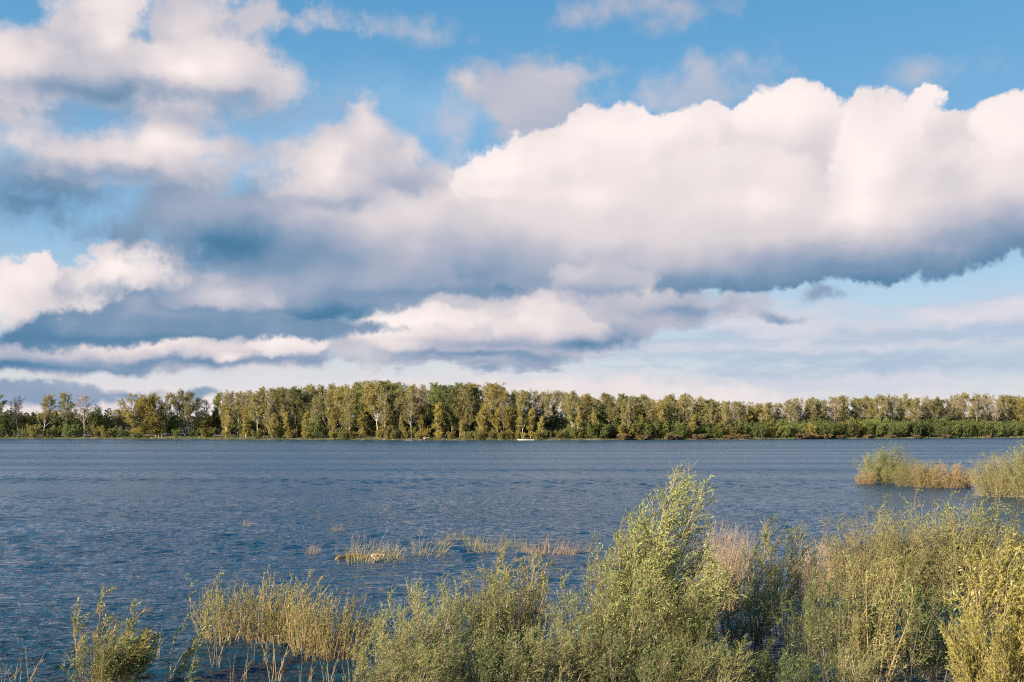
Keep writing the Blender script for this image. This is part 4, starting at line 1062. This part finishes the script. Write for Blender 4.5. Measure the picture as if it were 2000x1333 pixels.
def reed_tuft(seed, H=1.2, width=1.0, blades=120, twigs=0, lean=0.25, W=0.016, leafy=0, mats=None, names=('reed_tuft', 'stalks', 'blades'), wind=0.05, stalks=18, stalk_r=0.006):
    """upright stalks and narrow blades out of the water"""
    rng = np.random.default_rng(seed)
    def bunch(n, hs, ln):
        a = rng.uniform(0, 6.283, n); r = np.sqrt(rng.random(n)) * width * 0.5
        base = np.stack([np.cos(a) * r, np.sin(a) * r, np.full(n, -0.15)], -1)
        d = unit(np.stack([np.cos(a) * ln * rng.random(n) + rng.normal(0, 0.10, n), np.sin(a) * ln * rng.random(n) + rng.normal(0, 0.10, n), np.ones(n)], -1))
        return grow(rng, base, d, hs, 6, -0.01, wind, 0.05)
    S_ = bunch(stalks, H * rng.uniform(0.6, 1.08, stalks) + 0.15, lean)
    wood = [tubes(S_, taper(stalks, 6, stalk_r, 0.35), 3)]
    Bl = bunch(blades, H * rng.uniform(0.25, 0.85, blades) + 0.15, lean * 1.3)
    if twigs:
        Tw = spawn(rng, S_, twigs, 0.3, 1.0, H * 0.25, (30, 10), 4, 0.1, wind, 0.1)
        wood.append(tubes(Tw, taper(len(Tw), 4, stalk_r * 0.5, 0.5), 3))
    # blades: flat tapering strips
    n, k, _ = Bl.shape
    s = perp(rng, unit(Bl[:, 1] - Bl[:, 0]))[:, None, :] * (W * 0.5 * (1 - np.linspace(0, 1, k) ** 2 * 0.92))[None, :, None]
    V = np.stack([Bl - s, Bl + s], 2)
    idx = np.arange(n * k * 2).reshape(n, k, 2)
    F = np.stack([idx[:, :-1, 0], idx[:, :-1, 1], idx[:, 1:, 1], idx[:, 1:, 0]], -1).reshape(-1, 4)
    lf = [(V.reshape(-1, 3), F, np.repeat(np.clip(rng.normal(0.5, 0.22, n), 0, 1), k * 2))]
    if leafy:
        P_ = Tw if twigs else S_
        lf.append(leaves_on(rng, P_, leafy, 0.075, 0.02, 36, 0.3, 0.15))
    return plant_source(names[0], join(wood), joinl(lf), mats, names, H)

def thicket(seed, H=2.4, width=3.0, stems=46, mats=None, names=('willow_thicket', 'stems', 'foliage'), L=0.055, m=5, wind=0.05, na=12, nb=4, keep=1.0):
    """rounded clump: rods fanning from the water into a dome of fine twigs"""
    rng = np.random.default_rng(seed)
    a = rng.uniform(0, 6.283, stems); r = np.sqrt(rng.random(stems))
    base = np.stack([np.cos(a) * r * width * 0.28, np.sin(a) * r * width * 0.28, np.full(stems, -0.3)], -1)
    d = unit(np.stack([np.cos(a) * r * 0.75, np.sin(a) * r * 0.75, np.ones(stems)], -1))
    hh = H * np.sqrt(np.clip(1.0 - 0.72 * r ** 2, 0.1, 1)) * rng.uniform(0.62, 1.0, stems) + 0.3
    T = grow(rng, base, d, hh, 8, -0.01, wind * 0.5, 0.08)
    A = spawn(rng, T, na, 0.12, 1.0, H * 0.26, (52, 16), 5, 0.05, wind, 0.13, 0.9, 0.5)
    B = spawn(rng, A, nb, 0.15, 1.0, H * 0.11, (46, 16), 3, 0.04, wind, 0.14)
    wood = join([tubes(T, taper(stems, 8, 0.010, 0.35), 4), tubes(A, taper(len(A), 5, 0.0045, 0.5), 3), tubes(B, taper(len(B), 3, 0.003, 0.6), 3)])
    bu = rng.random(len(B)) < keep
    lf = joinl([leaves_on(rng, B[bu], m, L, L * 0.32, 40, 0.05, 0.15), leaves_on(rng, A, m, L, L * 0.32, 40, 0.1, 0.15)])
    return plant_source(names[0], wood, lf, mats, names, H)

def put_near(src, px, base, top, wide=1.0, label=None, cat='bush', group=None, rz=0.0, yoff=0.0):
    x, y = on_water(px, base)
    x, y = x * (1 + yoff / y), y + yoff
    return set_plant(src, (x, y, 0.0), height_px(top, y), rz, wide, label, cat, group)

WB = [willow(100 + i, 3.2, w, 13, mats=(M_STEM, M_W), L=0.08) for i, w in enumerate((2.4, 3.0, 2.7))]
WD = [willow(110 + i, 2.8, w, 13, 11, 5, 7, mats=(M_STEM_D, M_WD), L=0.085) for i, w in enumerate((2.4, 2.8))]
TALL = willow(120, 5.2, 4.6, 42, 18, 6, 9, leader=0, alen=0.22, blen=0.085, sr=0.7, minh=0.80, cone=0.80, wind=0.07, L=0.09, mats=(M_STEM, M_W))
TALL2 = willow(121, 4.2, 1.5, 7, 11, 5, 7, leader=2, alen=0.20, blen=0.10, minh=0.45, mats=(M_STEM, M_W))
GOLD = [willow(125 + i, 3.6, 3.4, 24, 14, 6, 9, L=0.10, W=0.030, t0=0.04, sr=0.5, mats=(M_STEM, M_GOLD)) for i in range(2)]
OLV = [thicket(130 + i, 2.7, 3.2, 70, mats=(M_STEM, M_OLV)) for i in range(2)]
OLVG = thicket(133, 2.9, 2.8, 60, mats=(M_STEM, M_W), L=0.07)
TANB = [thicket(135 + i, 2.2, 3.0, 80, mats=(M_STEM_TAN, m_), L=0.05) for i, m_ in enumerate((M_REEDG, M_REEDG, M_REED))]
PINKB = thicket(140, 1.9, 2.0, 46, mats=(M_STEM_PINK, M_REEDP), L=0.04, m=2, names=('twig_bush', 'stems', 'foliage'))
REEDP = reed_tuft(145, 2.6, 1.7, 60, 8, 0.10, 0.02, mats=(M_STEM_PINK, M_REEDP), stalks=90, stalk_r=0.008)
def flooded(seed, H, stems, mats, spread=0.55, na=7, m=6, L=0.085, wind=0.06, names=('flooded_willow', 'stems', 'leaves'), base_w=0.25):
    """a few crooked stems fanning out of the water, leafy in their upper half"""
    rng = np.random.default_rng(seed)
    a = rng.uniform(0, 6.283, stems); r = np.sqrt(rng.random(stems))
    base = np.stack([np.cos(a) * r * base_w, np.sin(a) * r * base_w, np.full(stems, -0.2)], -1)
    d = unit(np.stack([np.cos(a) * r * spread + rng.normal(0, 0.08, stems), np.sin(a) * r * spread, np.ones(stems)], -1))
    T = grow(rng, base, d, H * rng.uniform(0.55, 1.05, stems) + 0.2, 8, 0.01, wind * 0.6, 0.09)
    A = spawn(rng, T, na, 0.10, 1.0, H * 0.20, (34, 12), 5, 0.10, wind * 1.5, 0.10, 0.9, 0.4)
    wood = join([tubes(T, taper(stems, 8, 0.011, 0.35), 4), tubes(A, taper(len(A), 5, 0.005, 0.5), 3)])
    lf = joinl([leaves_on(rng, A, m * 2, L, L * 0.26, 36, 0.1, 0.2), leaves_on(rng, T, m, L, L * 0.26, 36, 0.5, 0.2)])
    return plant_source(names[0], wood, lf, mats, names, H)
SAP = [flooded(150 + i, 1.9, n_, (M_STEM_TAN, M_MIXY if i == 2 else M_OLV), na=8, m=5, L=0.07, base_w=0.5, spread=0.45) for i, n_ in enumerate((26, 32, 28))]
SAPW = [flooded(155 + i, 2.0, 6, (M_STEM, M_W), 0.35, 8, 6, 0.10, 0.14) for i in range(2)]
STK = [flooded(160 + i, 1.4, 6, (M_STEM_TAN, M_WD), 0.35, 3, 2, 0.06, 0.05, ('bare_saplings', 'stems', 'leaves'), 0.5) for i in range(2)]
YOUNGW = willow(165, 3.0, 2.3, 13, 12, 5, 7, leader=1, L=0.10, W=0.034, minh=0.42, sr=0.7, wind=0.09, mats=(M_STEM_O, M_W), names=('young_willow', 'stems', 'foliage'))
TUFT = [reed_tuft(170 + i, 0.9, 1.5, 80, 2, 0.75, 0.013, mats=(M_STEM_TAN, M_REEDG), names=('reed_tuft', 'stalks', 'blades'), stalks=20, wind=0.02 + 0.05 * i) for i in range(3)]
TUFTP = reed_tuft(175, 0.8, 1.0, 80, 4, 0.45, 0.012, mats=(M_STEM_PINK, M_REEDP), names=('reed_tuft', 'stalks', 'blades'), stalks=24)

# left foreground
put_near(YOUNGW, 200, 1352, 1150, 1.0, 'young leafy willow in the lower left corner with orange stems', 'bush')
put_near(WB[2], 195, 1362, 1205, 0.85, 'rounded green willow behind the orange stemmed young one', 'bush')
put_near(STK[0], 60, 1345, 1262, 1.2, 'few bare stalks rising at the left bottom corner', 'saplings')
put_near(STK[1], 20, 1335, 1290, 1.0, 'low bare stalks cut by the left edge at the bottom corner', 'saplings')
put_near(SAPW[0], 372, 1345, 1255, 0.9, 'small leafy willow shoot right of the young leafy willow', 'bush')
put_near(SAPW[1], 330, 1330, 1195, 0.9, 'thin straggly willow shoots between the young willow and the flooded clump', 'bush')
put_near(SAPW[0], 400, 1242, 1112, 1.2, 'wind bent willow at the left end of the flooded clump, leaves streaming right', 'bush')
put_near(SAP[0], 445, 1250, 1128, 1.1, 'yellow green flooded willow second in the row left of centre', 'bush')
put_near(SAP[1], 505, 1252, 1140, 1.0, 'flooded willow in the middle of the row, tan stems', 'bush')
put_near(SAP[2], 545, 1254, 1112, 1.0, 'tallest tan flooded willow in the row, with a bare twig on top', 'bush')
put_near(SAP[0], 610, 1278, 1146, 1.1, 'flooded willow right of the gap in the row', 'bush')
put_near(SAP[1], 655, 1284, 1158, 1.1, 'greenish flooded willow at the right end of the row', 'bush')
put_near(SAPW[1], 690, 1298, 1180, 0.8, 'sparse leafy shoots just left of the big willow mass', 'bush')
for i, (px, b, t, w) in enumerate([(430, 1300, 1225, 'below the wind bent willow'), (470, 1340, 1268, 'at the bottom below the second flooded willow'), (548, 1335, 1240, 'at the bottom below the tallest flooded willow'), (600, 1342, 1285, 'at the bottom below the gap in the row'), (650, 1340, 1262, 'at the bottom below the right end of the row'), (510, 1300, 1235, 'in front of the middle flooded willow'), (690, 1350, 1290, 'at the bottom left of the big willow mass'), (300, 1290, 1225, 'right of the young leafy willow, further out')]):
    put_near(STK[i % 2], px, b, t, 0.8, f'thin leafless saplings in dark water {w}', 'saplings', 'bare saplings in the shallows')

for k, (px, b, t, w) in enumerate([(425, 1246, 1150, 'between the wind bent one and the yellow green one'), (475, 1246, 1150, 'left of the middle one'), (528, 1250, 1135, 'just left of the tallest'), (562, 1256, 1146, 'just right of the tallest'), (592, 1268, 1170, 'at the gap in the row'), (632, 1280, 1150, 'right of the gap'), (672, 1288, 1172, 'last but one at the right end')]):
    put_near(SAP[(k + 1) % 3], px, b, t, 0.9, f'small flooded willow in the row, {w}', 'bush', 'flooded willows left of centre', rz=1.0 + k)
# tufts out in the water
put_near(TUFTP, 612, 1082, 1058, 0.9, 'tiny pinkish twig tuft alone left of the driftwood', 'reeds')
put_near(TUFT[0], 660, 1038, 1018, 0.7, 'tiny green tuft farthest out above the driftwood', 'reeds')
put_near(TUFT[1], 480, 1028, 1010, 0.7, 'faint sparse tuft farthest left in open water', 'reeds')
put_near(TUFT[1], 700, 1098, 1050, 1.1, 'green tan reed tuft beside the dark driftwood log', 'reeds')
put_near(TUFT[2], 732, 1094, 1038, 1.0, 'reed tuft with tall stalks behind the pale broken branch', 'reeds')
put_near(TUFT[0], 762, 1090, 1052, 0.9, 'reed tuft right of the pale broken branch', 'reeds')
put_near(TUFT[2], 836, 1084, 1040, 1.0, 'rounded reed tuft standing alone right of the driftwood group', 'reeds')
put_near(TUFT[0], 893, 1055, 1026, 1.0, 'leaning reed tuft at the back of the middle row', 'reeds')
put_near(TUFT[1], 948, 1078, 1030, 1.0, 'golden tan reed tuft in the middle of the row', 'reeds')
put_near(SAPW[0], 985, 1082, 1040, 0.8, 'thin green shoots between golden and reddish tufts', 'reeds')
put_near(TUFTP, 1030, 1080, 1052, 0.9, 'small pinkish tuft left of the reddish one', 'reeds')
put_near(TUFTP, 1075, 1082, 1044, 1.3, 'reddish dry reed tuft nearest the tall willow', 'reeds')
put_near(TUFTP, 1112, 1084, 1058, 0.9, 'faint pinkish stalks right of the reddish tuft', 'reeds')

put_near(TUFT[2], 868, 1064, 1044, 0.8, 'thin ragged tuft between the rounded tuft and the leaning one', 'reeds')
put_near(TUFT[0], 1000, 1068, 1040, 1.0, 'loose tall tuft behind the thin green shoots', 'reeds', rz=2.0)
put_near(TUFT[1], 1052, 1084, 1060, 0.8, 'low straggling stalks between the two reddish tufts', 'reeds', rz=1.0)
put_near(TUFT[2], 1140, 1078, 1050, 0.9, 'loose tan stalks beside the slender willow spire', 'reeds', rz=4.0)
put_near(TUFT[0], 925, 1066, 1040, 0.8, 'ragged tuft just left of the golden tan tuft', 'reeds', rz=3.0)
# islet of bushes on the right
put_near(OLVG, 1712, 944, 880, 0.9, 'grey green rounded willow at the left end of the islet', 'bush')
put_near(OLVG, 1742, 944, 868, 0.75, 'green willow with the highest tip on the islet', 'bush')
put_near(TANB[2], 1692, 946, 920, 0.9, 'low tan fringe at the far left tip of the islet', 'bush')
put_near(OLV[1], 1775, 950, 893, 0.9, 'tan olive bush right of the highest islet willow', 'bush')
put_near(TANB[1], 1812, 952, 900, 0.9, 'tan bush in the middle of the islet', 'bush')
put_near(TANB[2], 1852, 953, 902, 0.75, 'orange tan dry bush on the islet', 'bush')
put_near(TANB[2], 1880, 952, 912, 0.65, 'low dry tan bush at the right end of the islet', 'bush')
put_near(OLV[0], 1948, 970, 888, 0.85, 'olive bush standing in water nearer than the islet', 'bush')
put_near(OLV[0], 1985, 968, 872, 0.9, 'olive bush between the water side bush and the right edge, mid river', 'bush')
put_near(OLVG, 2022, 975, 862, 0.8, 'pale green willow cut by the right edge, beyond the near thicket', 'bush')

# the tall willow and the mass around it
put_near(TALL, 1258, 1300, 934, 0.95, 'tallest willow in the foreground, its tip blown to the right', 'bush')
put_near(TALL2, 1190, 1300, 998, 0.9, 'slender willow spire just left of the tallest willow', 'bush')
put_near(WB[0], 775, 1345, 1168, 0.9, 'feathery willow at the left end of the big willow mass', 'bush')
put_near(WB[1], 845, 1320, 1122, 0.8, 'willow with blue green tips second from the left end of the mass', 'bush')
put_near(MIXY, 960, 1320, 1110, 0.8, 'yellowing willow just left of the yellow topped one', 'bush', rz=2.2)
put_near(WB[2], 925, 1330, 1120, 0.8, 'grey green willow left of the yellow topped one', 'bush')
put_near(MIXY, 1005, 1300, 1080, 0.85, 'yellow topped willow in the middle of the mass', 'bush')
put_near(TALL2, 1048, 1290, 1092, 1.0, 'narrow upright willow right of the yellow topped one', 'bush')
put_near(WB[0], 1120, 1330, 1140, 0.9, 'willow filling the dip left of the slender spire', 'bush')
put_near(WB[1], 1215, 1345, 1080, 0.8, 'leafy willow below the slender spire', 'bush')
put_near(WB[2], 1345, 1335, 1125, 0.75, 'leafy willow at the right foot of the tallest willow', 'bush')
put_near(REEDP, 1395, 1190, 1015, 0.8, 'pinkish tan dry reeds right of the tallest willow', 'reeds')
put_near(REEDP, 1428, 1185, 1028, 0.7, 'paler pinkish reeds right beside the taller reeds', 'reeds')
put_near(WD[0], 1455, 1285, 1118, 0.8, 'dark green willow in front of the pinkish reeds', 'bush')
put_near(TALL2, 1478, 1250, 1008, 0.9, 'thin willow with loose top right of the pinkish reeds', 'bush')
put_near(MIXY, 1530, 1240, 1024, 0.75, 'yellow green willow with see through top beside open water', 'bush')
put_near(PINKB, 1645, 1160, 1032, 1.0, 'pinkish bare twig bush among the green willows', 'bush')
put_near(PINKB, 1595, 1165, 1060, 0.7, 'smaller faint pinkish twigs left of the twig bush', 'bush')
put_near(OLV[0], 1715, 1170, 990, 0.8, 'fine leaved olive bush right of the pinkish twig bush', 'bush')
put_near(OLV[1], 1775, 1165, 982, 0.8, 'tallest fine leaved olive bush in the right hand group', 'bush')
put_near(OLV[0], 1850, 1175, 985, 0.85, 'broad olive bush left of the leafy one by the right edge', 'bush')
put_near(OLVG, 1900, 1165, 972, 0.8, 'green bush with a pointed top behind the golden willow', 'bush')
put_near(OLV[1], 1975, 1170, 995, 0.9, 'olive bush beside the right edge behind the golden willow', 'bush')
put_near(WD[1], 1575, 1300, 1120, 0.7, 'dark willow with open water glinting beside it', 'bush')
put_near(WD[0], 1640, 1330, 1110, 0.75, 'deep green willow below the pinkish twig bush', 'bush')
put_near(MIXY, 1705, 1340, 1085, 0.75, 'yellowish green willow with orange lower stems', 'bush')
put_near(WD[1], 1770, 1335, 1095, 0.7, 'deep green willow left of the shaded water', 'bush')
put_near(WD[0], 1828, 1335, 1190, 0.6, 'dark low willow in the shaded water left of the golden one', 'bush')
put_near(GOLD[1], 1968, 1400, 1058, 0.75, 'large golden leaved willow in the lower right corner', 'bush')
put_near(GOLD[1], 1955, 1425, 1200, 0.6, 'lower golden willow in front of the large one in the corner', 'bush', rz=2.0)
put_near(GOLD[0], 2030, 1400, 1110, 0.8, 'golden willow cut by the lower right edge', 'bush')
rg = random.Random(5)
low = [(735, 1238), (800, 1236), (860, 1222), (905, 1230), (965, 1215), (1030, 1225), (1085, 1212), (1145, 1225), (1205, 1218), (1265, 1235), (1320, 1222), (1385, 1240), (1455, 1236), (1530, 1232), (1660, 1262)]
marks = [(760, 'the feathery left end'), (1005, 'the yellow topped willow'), (1285, 'the tallest willow'), (1640, 'the pinkish twig bush'), (1950, 'the golden corner willow')]
for i, (px, t) in enumerate(low):
    nr_ = min(marks, key=lambda q: abs(q[0] - px)); dxp = px - nr_[0]
    where = 'straight below' if abs(dxp) < 25 else ('lower right of' if dxp > 0 else 'lower left of')
    rank = sorted((abs(q[0] - px), j) for j, q in enumerate(low) if (q[0] > nr_[0]) == (dxp > 0) and min(marks, key=lambda z: abs(z[0] - q[0])) is nr_ and abs(q[0] - nr_[0]) <= abs(dxp))
    o_ = ORD[len(rank) - 1] + ' ' if 'right' in where or 'left' in where else ''
    src = (WB + WD)[i % 5] if px < 1400 else (WD + WB[:1])[i % 3]
    put_near(src, px, 1366 + rg.uniform(-8, 20), t + rg.uniform(-14, 14), rg.uniform(0.95, 1.25), f"low {'olive' if src in WB else 'dark green'} willow at the bottom edge, {o_}{where} {nr_[1]}", 'bush', 'low willows at the bottom edge')

# driftwood, boats and posts
def limb(name, pts, radii, mat, parent=None, sides=8):
    P = np.array([pts], dtype=float); Rr = np.array([radii], dtype=float)
    V, F = tubes(P, Rr, sides)
    k = len(pts)
    caps = np.array([list(range(sides))[::-1][:4], list(range((k - 1) * sides, k * sides))[:4]])
    capsf = [np.array([[0, sides // 4 * (j + 1), sides // 4 * j, 0]]) for j in range(0)]
    me = bpy.data.meshes.new(name)
    me.from_pydata([tuple(v) for v in V], [], [tuple(f) for f in F] + [tuple(range(sides))[::-1], tuple(range((k - 1) * sides, k * sides))])
    me.materials.append(mat); me.update()
    return link_mesh(name, me, parent)

M_LOG = bark_mat('wet_log_bark', (0.035, 0.028, 0.02), (0.10, 0.075, 0.05), 5.0)
M_CUT = bark_mat('orange_cut_wood', (0.22, 0.11, 0.045), (0.34, 0.19, 0.09), 9.0)
M_PALE = bark_mat('pale_stripped_wood', (0.34, 0.25, 0.16), (0.50, 0.39, 0.27), 9.0)
x, y = on_water(676, 1090)
lg = empty('driftwood_log', (x, y, 0))
limb('log', [(-0.35, -0.25, 0.02), (0.1, 0.0, 0.12), (0.55, 0.1, 0.10), (0.95, 0.15, 0.04)], [0.06, 0.08, 0.07, 0.04], M_LOG, lg)
limb('broken_end', [(-0.42, -0.28, -0.06), (-0.36, -0.25, 0.02), (-0.26, -0.18, 0.10), (-0.16, -0.10, 0.17)], [0.05, 0.06, 0.04, 0.015], M_CUT, lg)
tag(lg, 'dark wet driftwood log with an orange broken end among reeds', 'driftwood')
x, y = on_water(738, 1093)
br = empty('broken_branch', (x, y, 0))
limb('branch', [(-0.35, 0, 0.18), (-0.05, -0.05, 0.22), (0.3, 0, 0.20)], [0.03, 0.045, 0.03], M_PALE, br)
limb('fork', [(-0.3, 0.0, 0.17), (-0.1, -0.15, 0.05), (0.05, -0.25, -0.08)], [0.035, 0.03, 0.025], M_PALE, br)
limb('fork', [(0.28, 0.0, 0.20), (0.24, -0.1, 0.06), (0.20, -0.2, -0.08)], [0.03, 0.03, 0.02], M_PALE, br)
limb('fork', [(-0.25, 0.0, 0.18), (0.0, -0.06, 0.08), (0.26, -0.12, -0.06)], [0.025, 0.025, 0.02], M_PALE, br)
tag(br, 'pale broken branch lying on reeds in the water', 'driftwood')

def plain_mat(name, c, rough=0.45):
    m, nt, out = new_mat(name)
    n = N(nt, 'ShaderNodeTexNoise', Scale=3.0, Detail=5.0)
    hs = N(nt, 'ShaderNodeMixRGB', blend_type='MULTIPLY'); hs.inputs[0].default_value = 0.35; hs.inputs[1].default_value = (*c, 1)
    nt.links.new(n.outputs[0], hs.inputs[2])
    p = N(nt, 'ShaderNodeBsdfPrincipled', Roughness=rough)
    nt.links.new(hs.outputs[0], p.inputs['Base Color']); nt.links.new(p.outputs[0], out.inputs[0])
    return m
M_WHITE = plain_mat('white_boat_paint', (0.60, 0.54, 0.48)); M_DARK = plain_mat('dark_plastic', (0.04, 0.035, 0.035)); M_RED = plain_mat('faded_red_paint', (0.45, 0.10, 0.07))
M_WOOD = plain_mat('worn_wood', (0.40, 0.28, 0.18)); M_PINKW = plain_mat('pinkish_white_paint', (0.80, 0.58, 0.50))

def boat(name, L, Bm, H, mats, label, cat, px, D, rz, motor=True, zw=-0.08):
    x, y = at_dist(px, D)
    r = empty(name, (x, y, zw), rz)
    ns, nl = 13, 7
    V = []
    for i in range(ns):                                 # stern to bow
        u = i / (ns - 1); xx = (u - 0.5) * L
        w = Bm * 0.5 * (1 - max(0, (u - 0.45) / 0.55) ** 2.2) * (0.88 + 0.12 * math.sin(min(u, 0.5) * math.pi))
        sh = H * (0.72 + 0.55 * max(0, u - 0.45) ** 1.6 + 0.34 * max(0, 0.25 - u))
        kz = H * 0.6 * max(0, (u - 0.72) / 0.28) ** 2
        for j in range(nl):
            a = (j / (nl - 1) - 0.5) * 2
            V.append((xx, w * (abs(a) ** 0.6) * (1 if a >= 0 else -1), kz + (sh - kz) * abs(a) ** 1.7))
    idx = np.arange(ns * nl).reshape(ns, nl)
    F = np.stack([idx[:-1, :-1], idx[1:, :-1], idx[1:, 1:], idx[:-1, 1:]], -1).reshape(-1, 4).tolist() + [idx[0].tolist()]
    me = bpy.data.meshes.new('hull'); me.from_pydata(V, [], F); me.materials.append(mats[0]); me.update()
    h = link_mesh('hull', me, r)
    md = h.modifiers.new('thick', 'SOLIDIFY'); md.thickness = 0.05
    def box(nm, c, s, m):
        vv = [(c[0] + sx * s[0] / 2, c[1] + sy * s[1] / 2, c[2] + sz * s[2] / 2) for sx in (-1, 1) for sy in (-1, 1) for sz in (-1, 1)]
        ff = [(0, 1, 3, 2), (4, 6, 7, 5), (0, 4, 5, 1), (2, 3, 7, 6), (0, 2, 6, 4), (1, 5, 7, 3)]
        b = bpy.data.meshes.new(nm); b.from_pydata(vv, [], ff); b.materials.append(m); b.update()
        o = link_mesh(nm, b, r); bv = o.modifiers.new('bevel', 'BEVEL'); bv.width = min(s) * 0.2; bv.segments = 2
        return o
    for u in (-0.22, 0.12): box('seat', (u * L, 0, H * 0.52), (0.26, Bm * 0.84, 0.05), mats[1])
    if motor:
        box('motor', (-L * 0.5 - 0.16, 0, H * 0.98), (0.34, 0.30, 0.42), mats[2])
        box('motor_leg', (-L * 0.5 - 0.16, 0, H * 0.45), (0.14, 0.12, 0.72), mats[2])
    return tag(r, label, cat)
boat('motorboat', 5.6, 1.6, 0.70, (M_WHITE, M_WOOD, M_DARK), 'white open motorboat lying at the far bank, dark motor at its right end', 'boat', 1027, shore(1027) - 1.3, math.pi - 0.12, zw=-0.14)
boat('dinghy', 2.0, 1.0, 0.7, (M_PINKW, M_WOOD, M_DARK), 'small pinkish white dinghy pulled up at the foot of the far wood', 'boat', 834, shore(834) + 1.4, 0.5, motor=False, zw=0.30)
x, y = at_dist(799, shore(799) - 3.0)
fl = limb('floating_plank', [(-1.1, 0, 0.03), (0, 0.05, 0.06), (1.2, 0, 0.03)], [0.10, 0.11, 0.08], M_PALE)
fl.location = (x, y, 0); tag(fl, 'pale thin log floating off the far bank left of the dinghy', 'driftwood')
for px, lab in ((305, 'leftmost of the white posts in the small clearing on the far bank'), (311, 'middle one of the white posts in the small clearing on the far bank'), (317, 'rightmost of the white posts in the small clearing on the far bank')):
    D = shore(px) + 2.2; x, y = at_dist(px, D)
    p_ = limb('post', [(0, 0, -0.1), (0, 0, 0.6), (0, 0, 1.15), (0, 0, 1.25)], [0.07, 0.07, 0.065, 0.03], M_WHITE)
    p_.location = (x, y, 0.30); tag(p_, lab, 'post', 'white posts on the far bank')
